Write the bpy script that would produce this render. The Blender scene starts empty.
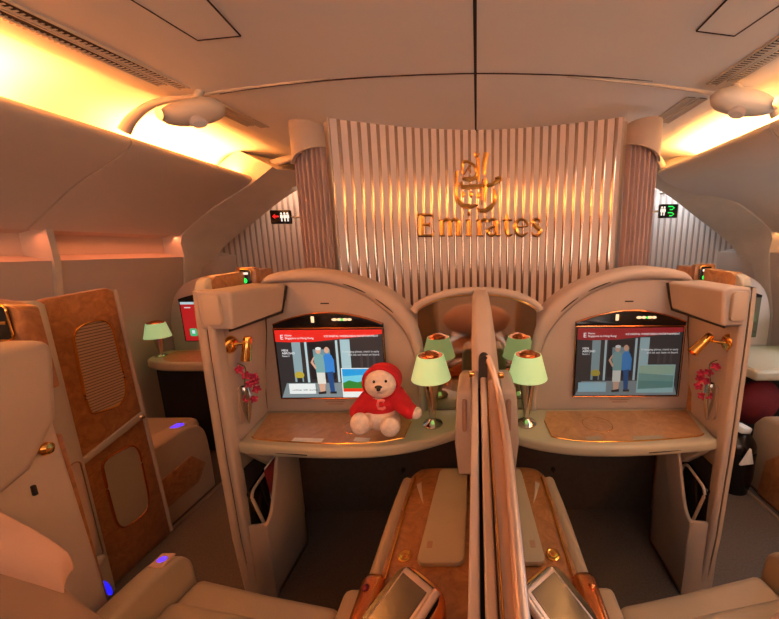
import bpy, bmesh, math, random
from mathutils import Vector, Matrix
PI = math.pi
random.seed(7)
C = bpy.context.scene.collection
S = bpy.context.scene

# ------------------------------------------------------------------ camera, light, exposure
EYE = Vector((0, 0, 1.45)); FPX = 330.0; PCX = 477.0; PCY = 309.5
PITCH = math.radians(10.5); ROLL = math.radians(-0.4)
_w = Vector((0, math.cos(PITCH), -math.sin(PITCH))); _r = Vector((1, 0, 0)); _u = _r.cross(_w)
CR = _r * math.cos(ROLL) + _u * math.sin(ROLL); CU = -_r * math.sin(ROLL) + _u * math.cos(ROLL)
cd = bpy.data.cameras.new('camera'); cam = bpy.data.objects.new('camera', cd); C.objects.link(cam)
cd.sensor_fit = 'HORIZONTAL'; cd.sensor_width = 36; cd.lens = FPX / 779 * 36
cd.shift_x = -(PCX - 389.5) / 779; cd.clip_start = 0.02
cam.matrix_world = Matrix(((CR.x, CU.x, -_w.x, EYE.x), (CR.y, CU.y, -_w.y, EYE.y), (CR.z, CU.z, -_w.z, EYE.z), (0, 0, 0, 1)))
S.camera = cam
S.view_settings.view_transform = 'Standard'; S.view_settings.look = 'None'; S.view_settings.gamma = 1
S.view_settings.use_curve_mapping = False
S.view_settings.exposure = -0.30
wd = bpy.data.worlds.new('world'); S.world = wd; wd.use_nodes = True
wd.node_tree.nodes['Background'].inputs[0].default_value = (1, 0.75, 0.6, 1)
wd.node_tree.nodes['Background'].inputs[1].default_value = 0.0

def area(name, loc, size, power, col, rot, spread=PI):
    l = bpy.data.lights.new(name, 'AREA'); l.shape = 'RECTANGLE'; l.size, l.size_y = size
    l.energy = power; l.color = col; l.spread = spread
    o = bpy.data.objects.new(name, l); C.objects.link(o); o.location = loc; o.rotation_euler = rot
    return o
def spot(name, loc, power, col, angle=100, rot=(0, 0, 0), r=0.04, blend=1):
    l = bpy.data.lights.new(name, 'SPOT'); l.energy = power; l.color = col; l.spot_size = math.radians(angle); l.spot_blend = blend
    l.shadow_soft_size = r
    o = bpy.data.objects.new(name, l); C.objects.link(o); o.location = loc; o.rotation_euler = rot
    return o
def point(name, loc, power, col, r=0.03):
    l = bpy.data.lights.new(name, 'POINT'); l.energy = power; l.color = col; l.shadow_soft_size = r
    o = bpy.data.objects.new(name, l); C.objects.link(o); o.location = loc
    return o
ORANGE = (1, 0.34, 0.08); AMBER = (1, 0.46, 0.15); WARM = (1, 0.70, 0.50); COOL = (0.80, 0.90, 1)
# cove strips lying in the troughs behind the bin lips (left orange, right more amber)
for n, (y0, y1) in enumerate(((-2.4, 1.45), (1.92, 2.65))):
    ln = y1 - y0; ym = (y0 + y1) / 2
    area('cove_strip_left', (-1.80, ym, 1.985), (0.05, ln), 38 * ln, ORANGE, (0, math.radians(155), 0))
    area('cove_strip_right', (1.55, ym, 2.03), (0.05, ln), 26 * ln, AMBER, (0, math.radians(-155), 0))
# strips in the slots under the bins
for s in (-1, 1):
    for y0, y1 in ((0.2, 1.78), (1.86, 2.62)):
        area('slot_strip', (s * 2.335, (y0 + y1) / 2, 1.548), (0.03, y1 - y0), (2.0 if s < 0 else 1.0) * (y1 - y0), (1, 0.25, 0.10) if s < 0 else AMBER, (0, s * math.radians(20), 0))
# unseen fill panels behind the camera, standing in for white cabin lighting
area('rear_fill', (0.2, -2.42, 1.45), (3.0, 1.1), 62, (1, 0.84, 0.74), (math.radians(126), 0, 0))
area('overhead_fill', (0.1, -0.9, 2.15), (1.9, 1.0), 6, (1, 0.68, 0.5), (math.radians(14), 0, 0))
# added fills standing in for galley light and window daylight, no fixtures modelled
area('galley_fill_right', (1.75, 2.98, 2.0), (0.7, 0.2), 8, COOL, (math.radians(25), math.radians(10), 0))
area('galley_fill_left', (-1.7, 2.98, 2.0), (0.7, 0.2), 4.5, (1, 0.62, 0.42), (math.radians(25), 0, 0))
area('bin_fill_right', (0.95, 0.7, 2.12), (0.16, 1.4), 8, (1, 0.92, 0.80), (0, math.radians(-22), 0))  # added to brighten the right bins, no lamp belongs here
area('daylight_fill_right', (2.30, 1.75, 1.02), (0.35, 0.9), 7, COOL, (0, math.radians(85), 0))

# ------------------------------------------------------------------ materials
def lin(c): return tuple((x / 12.92 if x <= 0.04045 else ((x + 0.055) / 1.055) ** 2.4) for x in c) + (1,)
def mat(name, col, rough=0.6, metal=0.0, emit=0.0, var=0.06, scale=8.0, bump=0.0, bscale=200, coat=0.0, emcol=None, trans=0.0, alpha=None):
    m = bpy.data.materials.new(name); m.use_nodes = True
    nt = m.node_tree; N = nt.nodes; L = nt.links; b = N['Principled BSDF']
    c = lin(col)
    tc = N.new('ShaderNodeTexCoord'); no = N.new('ShaderNodeTexNoise'); no.inputs['Scale'].default_value = scale; no.inputs['Detail'].default_value = 4
    L.new(tc.outputs['Object'], no.inputs['Vector'])
    rp = N.new('ShaderNodeValToRGB'); rp.color_ramp.elements[0].position = 0.3; rp.color_ramp.elements[1].position = 0.7
    rp.color_ramp.elements[0].color = tuple(x * (1 - var) for x in c[:3]) + (1,)
    rp.color_ramp.elements[1].color = tuple(min(1, x * (1 + var)) for x in c[:3]) + (1,)
    L.new(no.outputs['Fac'], rp.inputs['Fac']); L.new(rp.outputs['Color'], b.inputs['Base Color'])
    b.inputs['Roughness'].default_value = rough; b.inputs['Metallic'].default_value = metal
    b.inputs['Coat Weight'].default_value = coat; b.inputs['Coat Roughness'].default_value = 0.08
    b.inputs['Transmission Weight'].default_value = trans
    if emit:
        b.inputs['Emission Color'].default_value = lin(emcol or col); b.inputs['Emission Strength'].default_value = emit
    if bump:
        n2 = N.new('ShaderNodeTexNoise'); n2.inputs['Scale'].default_value = bscale; L.new(tc.outputs['Object'], n2.inputs['Vector'])
        bp = N.new('ShaderNodeBump'); bp.inputs['Strength'].default_value = bump; bp.inputs['Distance'].default_value = 0.002
        L.new(n2.outputs['Fac'], bp.inputs['Height']); L.new(bp.outputs['Normal'], b.inputs['Normal'])
    return m
def wood(name, dark, light, rough=0.3, coat=0.4):
    m = mat(name, light, rough, coat=coat)
    nt = m.node_tree; N = nt.nodes; L = nt.links; b = N['Principled BSDF']
    tc = [n for n in N if n.type == 'TEX_COORD'][0]
    n1 = N.new('ShaderNodeTexNoise'); n1.inputs['Scale'].default_value = 16; n1.inputs['Detail'].default_value = 8; n1.inputs['Distortion'].default_value = 1.8; n1.inputs['Roughness'].default_value = 0.65
    L.new(tc.outputs['Object'], n1.inputs['Vector'])
    r = N.new('ShaderNodeValToRGB'); e = r.color_ramp.elements; e[0].position = 0.32; e[1].position = 0.68; e[0].color = lin(dark); e[1].color = lin(light)
    L.new(n1.outputs['Fac'], r.inputs['Fac']); L.new(r.outputs['Color'], b.inputs['Base Color'])
    return m
def stripes(name, base, strip, axis, period, frac, srough=0.2, smetal=1.0, brough=0.55, angle_axis=None):
    """upright strips of polished metal let into a matt panel, by object coordinates"""
    m = bpy.data.materials.new(name); m.use_nodes = True
    nt = m.node_tree; N = nt.nodes; L = nt.links; b = N['Principled BSDF']
    tc = N.new('ShaderNodeTexCoord'); sp = N.new('ShaderNodeSeparateXYZ'); L.new(tc.outputs['Object'], sp.inputs[0])
    a = N.new('ShaderNodeMath'); a.operation = 'DIVIDE'; a.inputs[1].default_value = period; L.new(sp.outputs[axis], a.inputs[0])
    f = N.new('ShaderNodeMath'); f.operation = 'FRACT'; L.new(a.outputs[0], f.inputs[0])
    g = N.new('ShaderNodeMath'); g.operation = 'LESS_THAN'; g.inputs[1].default_value = frac; L.new(f.outputs[0], g.inputs[0])
    mx = N.new('ShaderNodeMix'); mx.data_type = 'RGBA'; L.new(g.outputs[0], mx.inputs[0])
    mx.inputs[6].default_value = lin(base); mx.inputs[7].default_value = lin(strip); L.new(mx.outputs[2], b.inputs['Base Color'])
    for key, lo, hi in (('Metallic', 0, smetal), ('Roughness', brough, srough)):
        q = N.new('ShaderNodeMapRange'); L.new(g.outputs[0], q.inputs[0]); q.inputs[3].default_value = lo; q.inputs[4].default_value = hi
        L.new(q.outputs[0], b.inputs[key])
    # the strips bulge a little so each catches the cove light
    h = N.new('ShaderNodeMath'); h.operation = 'MULTIPLY'; h.inputs[1].default_value = PI / frac; L.new(f.outputs[0], h.inputs[0])
    si = N.new('ShaderNodeMath'); si.operation = 'SINE'; L.new(h.outputs[0], si.inputs[0])
    h2 = N.new('ShaderNodeMath'); h2.operation = 'MULTIPLY'; L.new(si.outputs[0], h2.inputs[0]); L.new(g.outputs[0], h2.inputs[1])
    bp = N.new('ShaderNodeBump'); bp.inputs['Strength'].default_value = 0.8; bp.inputs['Distance'].default_value = 0.0035
    L.new(h2.outputs[0], bp.inputs['Height']); L.new(bp.outputs['Normal'], b.inputs['Normal'])
    return m

M = {}
M['shell'] = mat('shell_beige', (0.69, 0.62, 0.575), 0.62, var=0.03, bump=0.25, bscale=260)
M['shell2'] = mat('shell_trim', (0.72, 0.64, 0.57), 0.5, var=0.03)
M['cap'] = mat('cap_grey_beige', (0.70, 0.66, 0.60), 0.55, var=0.02)
M['groove'] = mat('dark_groove', (0.17, 0.13, 0.11), 0.8)
M['ceiling'] = mat('ceiling_panel', (0.93, 0.90, 0.86), 0.40, var=0.02, scale=3)
M['cove'] = mat('cove_panel', (0.93, 0.90, 0.85), 0.6, var=0.01)
M['bin'] = mat('bin_panel', (0.80, 0.75, 0.70), 0.55, var=0.02, scale=3)
M['wallp'] = mat('sidewall_panel', (0.74, 0.67, 0.62), 0.6, var=0.03)
M['rib'] = mat('frame_rib', (0.78, 0.73, 0.67), 0.5)
M['carpet'] = mat('grey_carpet', (0.36, 0.32, 0.30), 0.95, var=0.18, scale=120, bump=0.6, bscale=400)
M['carpetwall'] = mat('footwell_lining', (0.36, 0.31, 0.28), 0.9, var=0.1, scale=40, bump=0.4)
M['wood'] = wood('burl_walnut', (0.50, 0.32, 0.19), (0.67, 0.46, 0.28))
M['wood2'] = wood('burl_desk', (0.64, 0.45, 0.29), (0.75, 0.56, 0.38), 0.45, 0.15)
M['deskrim'] = mat('desk_surround', (0.70, 0.66, 0.57), 0.42, var=0.03)
M['gold'] = mat('polished_gold', (0.95, 0.70, 0.36), 0.16, 1.0, var=0.02)
M['goldletter'] = mat('letter_gold', (0.95, 0.72, 0.40), 0.24, 1.0, var=0.03)
M['copper'] = mat('copper_trim', (0.90, 0.56, 0.34), 0.25, 1.0, var=0.04)
M['chrome'] = mat('chrome', (0.85, 0.82, 0.78), 0.12, 1.0, var=0.01)
M['silver'] = mat('satin_silver', (0.82, 0.75, 0.72), 0.40, 0.75, var=0.03)
M['black'] = mat('black_gloss', (0.07, 0.05, 0.05), 0.2)
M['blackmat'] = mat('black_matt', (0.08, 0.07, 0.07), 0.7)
M['mirror'] = mat('smoked_mirror', (0.80, 0.74, 0.68), 0.05, 1.0, var=0.01)
M['leather'] = mat('seat_leather', (0.64, 0.56, 0.47), 0.5, var=0.04, bump=0.3, bscale=180)
M['pad'] = mat('console_pad', (0.62, 0.57, 0.49), 0.55, var=0.03)
M['curtain'] = mat('mauve_curtain', (0.70, 0.59, 0.56), 0.85, var=0.08, bump=0.3, bscale=300)
M['duvet'] = mat('peach_blanket', (0.82, 0.64, 0.55), 0.8, var=0.04, bump=0.3, bscale=90)
M['pillow'] = mat('tan_pillow', (0.56, 0.45, 0.38), 0.85, var=0.05, bump=0.3, bscale=90)
M['plush'] = mat('cream_plush', (0.93, 0.85, 0.79), 0.95, var=0.12, scale=60, bump=1.0, bscale=220)
M['red'] = mat('red_hoodie', (0.72, 0.07, 0.14), 0.85, var=0.12, scale=30, bump=0.4, bscale=300)
M['pinkletter'] = mat('pink_letter', (0.93, 0.50, 0.50), 0.8)
M['shade'] = mat('lamp_shade', (0.74, 0.86, 0.66), 0.6, emit=0.50, emcol=(0.76, 0.94, 0.64), var=0.03)
M['magenta'] = mat('magenta_petal', (0.62, 0.07, 0.26), 0.6, var=0.2, scale=40)
M['stem'] = mat('green_stem', (0.25, 0.32, 0.12), 0.6)
M['clear'] = mat('vase_metal', (0.80, 0.78, 0.74), 0.12, 1.0)
M['wine'] = mat('wine_cloth', (0.42, 0.08, 0.12), 0.85, var=0.15)
M['paper'] = mat('white_paper', (0.88, 0.88, 0.86), 0.7)
M['label'] = mat('etched_label', (0.60, 0.47, 0.40), 0.6)
M['vent'] = mat('vent_dark', (0.22, 0.12, 0.08), 0.8)
M['rail'] = mat('seat_rail_strip', (0.62, 0.54, 0.46), 0.4, 0.5)
M['stripe'] = stripes('striped_bulkhead', (0.88, 0.80, 0.76), (0.76, 0.66, 0.58), 0, 0.0505, 0.36, srough=0.15, smetal=0.95)
M['stripe2'] = stripes('striped_side_wall', (0.80, 0.74, 0.70), (0.66, 0.60, 0.57), 0, 0.055, 0.40, srough=0.4, smetal=0.4)
M['louver'] = stripes('woven_louver', (0.72, 0.61, 0.50), (0.46, 0.36, 0.27), 2, 0.0125, 0.35, srough=0.5, smetal=0.2)
def em(name, col, e): return mat(name, tuple(x * 0.3 for x in col), 0.5, emit=e * 1.22, emcol=col, var=0.01)
M['g_led'] = em('green_led', (0.10, 0.95, 0.35), 1.3)
M['r_led'] = em('red_led', (1.0, 0.12, 0.12), 1.3)
M['w_led'] = em('white_symbol', (1, 0.95, 0.88), 1.1)
M['w_warm'] = em('warm_symbol', (1, 0.86, 0.66), 1.2)
M['violet'] = em('violet_led', (0.38, 0.22, 1.0), 1.4)
M['blueled'] = em('blue_led', (0.15, 0.12, 0.95), 1.1)
M['spotlens'] = em('spot_lens', (1, 0.75, 0.6), 0.3)

# ------------------------------------------------------------------ mesh helpers
class G:
    def __init__(s): s.bm = bmesh.new()
    def _add(s, vs, fs):
        v = [s.bm.verts.new(p) for p in vs]
        for f in fs:
            try: s.bm.faces.new([v[i] for i in f])
            except ValueError: pass
        return v
    def box(s, lo, hi, bev=0.0, seg=2):
        lo, hi = Vector([min(a, b) for a, b in zip(lo, hi)]), Vector([max(a, b) for a, b in zip(lo, hi)])
        r = bmesh.ops.create_cube(s.bm, size=1); vs = r['verts']
        bmesh.ops.scale(s.bm, vec=hi - lo, verts=vs); bmesh.ops.translate(s.bm, vec=(lo + hi) / 2, verts=vs)
        if bev:
            es = list({e for v in vs for e in v.link_edges})
            bmesh.ops.bevel(s.bm, geom=es, offset=bev, segments=seg, affect='EDGES', profile=0.5)
        return s
    def obox(s, mtx, size, bev=0.0, seg=2):
        n = len(s.bm.verts); s.bm.verts.ensure_lookup_table()
        old = set(s.bm.verts)
        s.box([-x / 2 for x in size], [x / 2 for x in size], bev, seg)
        new = [v for v in s.bm.verts if v not in old]
        bmesh.ops.transform(s.bm, matrix=mtx, verts=new); return s
    def prism(s, poly, axis, a, b, bev=0.0, seg=2):
        """poly: 2-D points in the two other axes (x,z for axis y; y,z for x; x,y for z)"""
        def P(p, t):
            if axis == 'y': return (p[0], t, p[1])
            if axis == 'x': return (t, p[0], p[1])
            return (p[0], p[1], t)
        n = len(poly)
        v = s._add([P(p, a) for p in poly] + [P(p, b) for p in poly],
                   [list(range(n)), list(range(2 * n - 1, n - 1, -1))] + [[i, (i + 1) % n, n + (i + 1) % n, n + i] for i in range(n)])
        if bev:
            vs = set(v); bmesh.ops.recalc_face_normals(s.bm, faces=list({f for q in v for f in q.link_faces}))
            es = [e for e in {e for q in v for e in q.link_edges} if len(e.link_faces) == 2 and e.calc_face_angle(0) > 0.6]
            bmesh.ops.bevel(s.bm, geom=es, offset=bev, segments=seg, affect='EDGES', profile=0.5)
        return s
    def loft(s, secs, closed=True, cap=True):
        m = len(secs[0]); vs = [p for q in secs for p in q]; fs = []
        for k in range(len(secs) - 1):
            for i in range(m if closed else m - 1):
                j = (i + 1) % m
                fs.append([k * m + i, k * m + j, (k + 1) * m + j, (k + 1) * m + i])
        if cap and closed: fs += [list(range(m)), list(range(len(vs) - 1, len(vs) - 1 - m, -1))]
        s._add(vs, fs); return s
    def tube(s, pts, r, n=10, flat=1.0, up=Vector((0, 0, 1))):
        pts = [Vector(p) for p in pts]; secs = []
        rs = r if isinstance(r, (list, tuple)) else [r] * len(pts)
        for i, p in enumerate(pts):
            t = (pts[min(i + 1, len(pts) - 1)] - pts[max(i - 1, 0)]).normalized()
            a = t.cross(up)
            if a.length < 1e-3: a = t.cross(Vector((0, 1, 0)))
            a.normalize(); b = a.cross(t)
            secs.append([p + (a * math.cos(2 * PI * k / n) * flat + b * math.sin(2 * PI * k / n)) * rs[i] for k in range(n)])
        return s.loft(secs)
    def lathe(s, prof, c=(0, 0, 0), axis=(0, 0, 1), n=24):
        q = Vector((0, 0, 1)).rotation_difference(Vector(axis).normalized()); c = Vector(c)
        return s.loft([[c + q @ Vector((max(r, 1e-4) * math.cos(2 * PI * k / n), max(r, 1e-4) * math.sin(2 * PI * k / n), z)) for k in range(n)] for r, z in prof])
    def ell(s, c, r, rot=None, seg=20):
        old = set(s.bm.verts); bmesh.ops.create_uvsphere(s.bm, u_segments=seg, v_segments=seg // 2 + 2, radius=1)
        new = [v for v in s.bm.verts if v not in old]
        m = Matrix.Translation(Vector(c)) @ (rot or Matrix.Identity(4)) @ Matrix.Diagonal((*r, 1))
        bmesh.ops.transform(s.bm, matrix=m, verts=new); return s
    def build(s, name, m, parent=None, smooth=40, mods=()):
        bm = s.bm
        root = parent
        while root is not None and root.parent is not None: root = root.parent
        off = Vector(root.get('_base', (0, 0, 0))) if root is not None else Vector((0, 0, 0))
        bmesh.ops.recalc_face_normals(bm, faces=bm.faces)
        bmesh.ops.translate(bm, vec=-off, verts=bm.verts)
        me = bpy.data.meshes.new(name); bm.to_mesh(me); bm.free()
        for p in me.polygons: p.use_smooth = True
        me.set_sharp_from_angle(angle=math.radians(smooth))
        me.materials.append(m if not isinstance(m, str) else M[m])
        o = bpy.data.objects.new(name, me); C.objects.link(o)
        if parent is not None: o.parent = parent
        else: o['_base'] = (0.0, 0.0, 0.0)
        for t, kw in mods:
            d = o.modifiers.new(t.lower(), t)
            for k, v in kw.items(): setattr(d, k, v)
        return o
def thing(name, label, cat, base, group=None):
    o = bpy.data.objects.new(name, None); C.objects.link(o); o.location = base; o.empty_display_size = 0.05
    o['_base'] = tuple(float(x) for x in base); o['label'] = label; o['category'] = cat
    if group: o['group'] = group
    return o
def tag(o, label, cat, group=None):
    o['label'] = label; o['category'] = cat
    if group: o['group'] = group
    return o
def struct(o): o['kind'] = 'structure'; return o
def mx(s, pts): return [(s * p[0],) + tuple(p[1:]) for p in pts]
def at(px, py, Y):
    """point seen at that pixel on the upright plane at distance Y (used to measure the place)"""
    d = CR * ((px - PCX) / FPX) - CU * ((py - PCY) / FPX) + _w
    return EYE + d * (Y / d.y)
def atz(px, py, Z):
    d = CR * ((px - PCX) / FPX) - CU * ((py - PCY) / FPX) + _w
    return EYE + d * ((Z - EYE.z) / d.z)
def smoothline(pts, k=6):
    """Catmull-Rom through 2-D or 3-D points"""
    P = [Vector(p) for p in pts]; out = []
    for i in range(len(P) - 1):
        a, b, c, d = P[max(i - 1, 0)], P[i], P[i + 1], P[min(i + 2, len(P) - 1)]
        for j in range(k):
            t = j / k
            out.append(0.5 * ((2 * b) + (c - a) * t + (2 * a - 5 * b + 4 * c - d) * t * t + (3 * b - a - 3 * c + d) * t ** 3))
    out.append(P[-1]); return out
def rrect(cx, cz, w, h, r, n=5):
    out = []
    for (sx, sz, a0) in ((1, 1, 0), (-1, 1, PI / 2), (-1, -1, PI), (1, -1, 1.5 * PI)):
        for k in range(n + 1):
            a = a0 + PI / 2 * k / n
            out.append((cx + sx * (w / 2 - r) + r * math.cos(a), cz + sz * (h / 2 - r) + r * math.sin(a)))
    return out
def chaikin(P, n=3):
    for _ in range(n):
        P = [q for a, b in zip(P, P[1:] + P[:1]) for q in ((a[0] * .75 + b[0] * .25, a[1] * .75 + b[1] * .25), (a[0] * .25 + b[0] * .75, a[1] * .25 + b[1] * .75))]
    return P
def side(s): return 'left' if s < 0 else 'right'

# ------------------------------------------------------------------ cabin shell
Y0, Y1 = -2.6, 3.2
struct(G().box((-2.6, Y0, -0.06), (2.6, Y1, 0)).build('floor', 'carpet'))
for s in (-1, 1):
    g = G(); g.box((s * 1.61, -0.5, 0.0), (s * 1.63, 3.1, 0.006)); struct(g.build('trim_1' if s < 0 else 'trim_2', 'rail'))
def edge_x(s, y):      # where the flat ceiling ends and the cove begins
    if s < 0:
        t = [(-3, 1.56), (1.2, 1.50), (1.7, 1.40), (2.4, 1.33), (3.3, 1.30)]
    else:
        t = [(-3, 1.24), (1.2, 1.20), (1.7, 1.16), (2.4, 1.14), (3.3, 1.13)]
    for (a, p), (b, q) in zip(t, t[1:]):
        if a <= y <= b: return p + (q - p) * (y - a) / (b - a)
LIP = {-1: (1.70, 2.00), 1: (1.45, 2.05)}
YS = [Y0, -1.5, -0.4, 0.5, 0.9, 1.2, 1.45, 1.7, 1.9, 2.1, 2.4, 2.7, 3.2]
def ceil_z(u): return 2.20 - 0.035 * u ** 3       # u: 0 at the centre line, 1 at the cove
secs = []
for y in YS:
    row = []
    for k in range(-8, 9):
        u = k / 8; s = -1 if u < 0 else 1
        row.append((u * edge_x(s, y), y, ceil_z(abs(u))))
    secs.append(row + [(x, y_, 2.30) for x, y_, z in reversed(row)])
struct(G().loft(secs).build('ceiling', 'ceiling', smooth=60))
for s in (-1, 1):
    lx, lz = LIP[s]
    secs = []
    for y in YS:
        e = edge_x(s, y)
        pr = smoothline([(e, 2.165), (e + 0.10, 2.17), ((e + lx) / 2 + 0.10, 2.19), (lx + 0.16, 2.15), (lx + 0.25, 2.05), (lx + 0.25, 1.94)], 4)
        ou = [(p[0], p[1] + 0.06 + 0.0 * i) for i, p in enumerate(pr)]
        ou[-1] = (lx + 0.31, 1.94); ou[-2] = (lx + 0.31, 2.0)
        secs.append([(s * p[0], y, p[1]) for p in pr] + [(s * p[0], y, p[1]) for p in reversed(ou)])
    struct(G().loft(secs).build('trim_3' if s < 0 else 'trim_4', 'cove', smooth=60))
    # overhead bins: one housing behind the rib line, one ahead of it
    def binprof(grow=0.0, back=True):
        p = smoothline([(lx + 0.05, lz - 0.025), (lx + 0.015, lz), (lx - 0.012, lz - 0.012), (lx + 0.0, lz - 0.05), (lx + 0.13, lz - 0.13), (2.02, 1.765), (2.30, 1.56)], 4)
        p = [(a - grow, b - grow) for a, b in p]
        return p + [(2.36, 1.60), (lx + 0.32, lz - 0.07), (lx + 0.10, lz - 0.07)]
    for (ya, yb, nm) in ((-2.6, 1.735, 'nearer'), (1.745, 2.76, 'farther')):
        g = G(); pr = binprof()
        g.loft([[(s * a, y, b) for a, b in pr] for y in (ya, yb)])
        o = g.build('overhead_bin', 'bin', smooth=35)
        tag(o, '%s %s overhead bin panel, %s the first ceiling rib' % (nm, side(s), 'before' if nm == 'nearer' else 'beyond'), 'overhead bin')
    # sidewall with recessed light slot
    sw = [(2.36, 1.565), (2.44, 1.545), (2.44, 1.43), (2.34, 1.405), (2.30, 1.40), (2.33, 1.2), (2.40, 0.9), (2.42, 0.5), (2.36, 0.0)]
    ou = [(2.55, b) for a, b in sw]
    g = G(); g.loft([[(s * a, y, b) for a, b in sw] + [(s * a, y, b) for a, b in reversed(ou)] for y in (Y0, Y1)])
    struct(g.build('wall_' + side(s), 'wallp', smooth=35))
    # ribs across slot, bin joint and sidewall
    for yr, w, k in ((1.82, 0.03, 5), (0.3, 0.03, 7)):
        g = G()
        front = [(2.29, 1.57), (2.285, 1.48), (2.285, 1.39), (2.315, 1.2), (2.385, 0.9), (2.40, 0.5), (2.345, 0.0)]
        g.loft([[(s * a, y, b) for a, b in front] + [(s * 2.45, y, b) for a, b in reversed(front)] for y in (yr - w / 2, yr + w / 2)])
        struct(g.build('trim_%d' % (k + (s > 0)), 'rib', smooth=35))
    # frame arch closing the bay before the end wall
    a_ = [(1.52, 2.06), (1.62, 1.99), (1.75, 1.905), (2.02, 1.755), (2.28, 1.56), (2.29, 1.40), (2.32, 1.2), (2.39, 0.9), (2.41, 0.5), (2.35, 0.0)]
    b_ = [(1.30, 2.10), (1.45, 1.99), (1.66, 1.87), (1.92, 1.69), (2.15, 1.53), (2.28, 1.41), (2.37, 1.2), (2.39, 0.9), (2.40, 0.5), (2.35, 0.0)]
    a_ = smoothline(a_, 3); b_ = smoothline(b_, 3)
    def dx(p, d): return (p[0] - d, p[1] - d * 0.6)
    o2 = [(2.5, 2.2)] * 0 + [(p[0] + 0.25, p[1] + 0.12) for p in a_]
    g = G(); g.loft([[(s * p[0], 2.62, p[1]) for p in a_] + [(s * p[0], 2.62, p[1]) for p in reversed(o2)],
                     [(s * (p[0] - 0.012), 2.66, p[1] - 0.01) for p in a_] + [(s * p[0], 2.66, p[1]) for p in reversed(o2)],
                     [(s * p[0], 2.95, p[1]) for p in b_] + [(s * p[0], 2.95, p[1]) for p in reversed(o2)]])
    struct(g.build('trim_%d' % (9 + (s > 0)), 'rib', smooth=50))
    # ceiling rib arching over the cove from the bin lip to the ceiling
    e = edge_x(s, 1.72)
    arc = smoothline([(lx + 0.005, 1.735, lz + 0.01), (lx - 0.05, 1.735, lz + 0.07), (lx - 0.16, 1.735, 2.13), (e - 0.06, 1.72, 2.158), (e - 0.35, 1.68, 2.172), (e - 0.75, 1.63, 2.188)], 6)
    g = G(); g.tube([(s * p[0], p[1], p[2] + 0.012) for p in arc], [0.026 - 0.020 * min(1, 1.25 * i / len(arc)) for i in range(len(arc))], 10)
    struct(g.build('trim_%d' % (11 + (s > 0)), 'rib'))
    # rib where cove ends
    e = edge_x(s, 2.72)
    arc = smoothline([(lx + 0.01, 2.74, lz + 0.0), (lx - 0.06, 2.74, lz + 0.08), (e + 0.08, 2.73, 2.14), (e - 0.1, 2.72, 2.165)], 6)
    g = G(); g.tube([(s * p[0], p[1], p[2] + 0.012) for p in arc], 0.028, 10)
    struct(g.build('trim_%d' % (13 + (s > 0)), 'rib'))
# ceiling seams
g = G(); g.box((-0.006, -2.5, 2.1985), (0.006, 2.6, 2.204)); struct(g.build('trim_15', 'groove'))
pts = [(x, 1.60 + 0.08 * abs(x) ** 1.6, ceil_z(abs(x) / 1.3) - 0.0005) for x in [i * 0.08 - 1.2 for i in range(30)]]
g = G(); g.tube(pts, 0.0035, 6); struct(g.build('trim_16', 'vent'))
struct(G().box((-2.6, Y0 - 0.06, 0), (2.6, Y0, 2.3)).build('wall_back', 'wallp'))
struct(G().box((-2.6, Y1, 0), (2.6, Y1 + 0.06, 2.3)).build('wall_front', 'stripe2'))

# air vents in the ceiling edge
def vent(s, y0, y1, off, w, label):
    g = G(); n = int((y1 - y0) / 0.012)
    t = thing('air_vent', label, 'vent', (s * (edge_x(s, y0) - off), y0, 2.16))
    def P(y, o, z): return (s * (edge_x(s, y) - o), y, ceil_z((edge_x(s, y) - o) / edge_x(s, y)) + z)
    g.loft([[P(y, off, -0.002), P(y, off - w, -0.002), P(y, off - w, 0.003), P(y, off, 0.003)] for y in (y0, (y0 + y1) / 2, y1)])
    g.build('slot', 'vent', t)
    g = G()
    for i in range(min(n, 90)):
        y = y0 + (i + 0.5) * (y1 - y0) / min(n, 90)
        g.loft([[P(y + d, off, -0.005), P(y + d, off - w, -0.005), P(y + d, off - w, -0.001), P(y + d, off, -0.001)] for d in (-0.0025, 0.0025)])
    o = g.build('slats', 'rib', t)
    g = G()
    for o_ in (off + 0.004, off - w - 0.004):
        g.loft([[P(y, o_ - 0.003, -0.006), P(y, o_ + 0.003, -0.006), P(y, o_ + 0.003, 0.002), P(y, o_ - 0.003, 0.002)] for y in (y0, (y0 + y1) / 2, y1)])
    g.build('frame', 'rib', t)
for s in (-1, 1):
    for y0, y1, wh in ((0.35, 1.63, 'before the ceiling rib'), (1.78, 2.12, 'beyond the ceiling rib')):
        vent(s, y0, y1 + 0.02, 0.115, 0.035, 'inner long louvred air slot in the %s ceiling edge %s' % (side(s), wh))
        vent(s, y0, y1 - 0.02, 0.055, 0.03, 'outer long louvred air slot beside the %s cove %s' % (side(s), wh))
# ceiling access hatches
for s, c in ((-1, [(-1.03, 1.10), (-0.99, 1.334), (-0.826, 1.319), (-0.80, 1.09)]), (1, [(0.765, 1.09), (0.77, 1.304), (0.916, 1.321), (0.95, 1.10)])):
    t = thing('ceiling_hatch', 'small four sided access hatch outlined in the %s ceiling panel' % side(s), 'hatch', (c[0][0], c[0][1], 2.18))
    z = lambda p: ceil_z(abs(p[0]) / edge_x(s, p[1]))
    g = G(); g.loft([[(p[0], p[1], z(p) - 0.003) for p in c], [(p[0], p[1], z(p) + 0.004) for p in c]]); g.build('panel', 'ceiling', t)
    g = G()
    for i in range(4): a, b = c[i], c[(i + 1) % 4]; g.tube([(a[0], a[1], z(a) - 0.002), (b[0], b[1], z(b) - 0.002)], 0.0032, 6)
    g.build('seam', 'vent', t)

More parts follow.
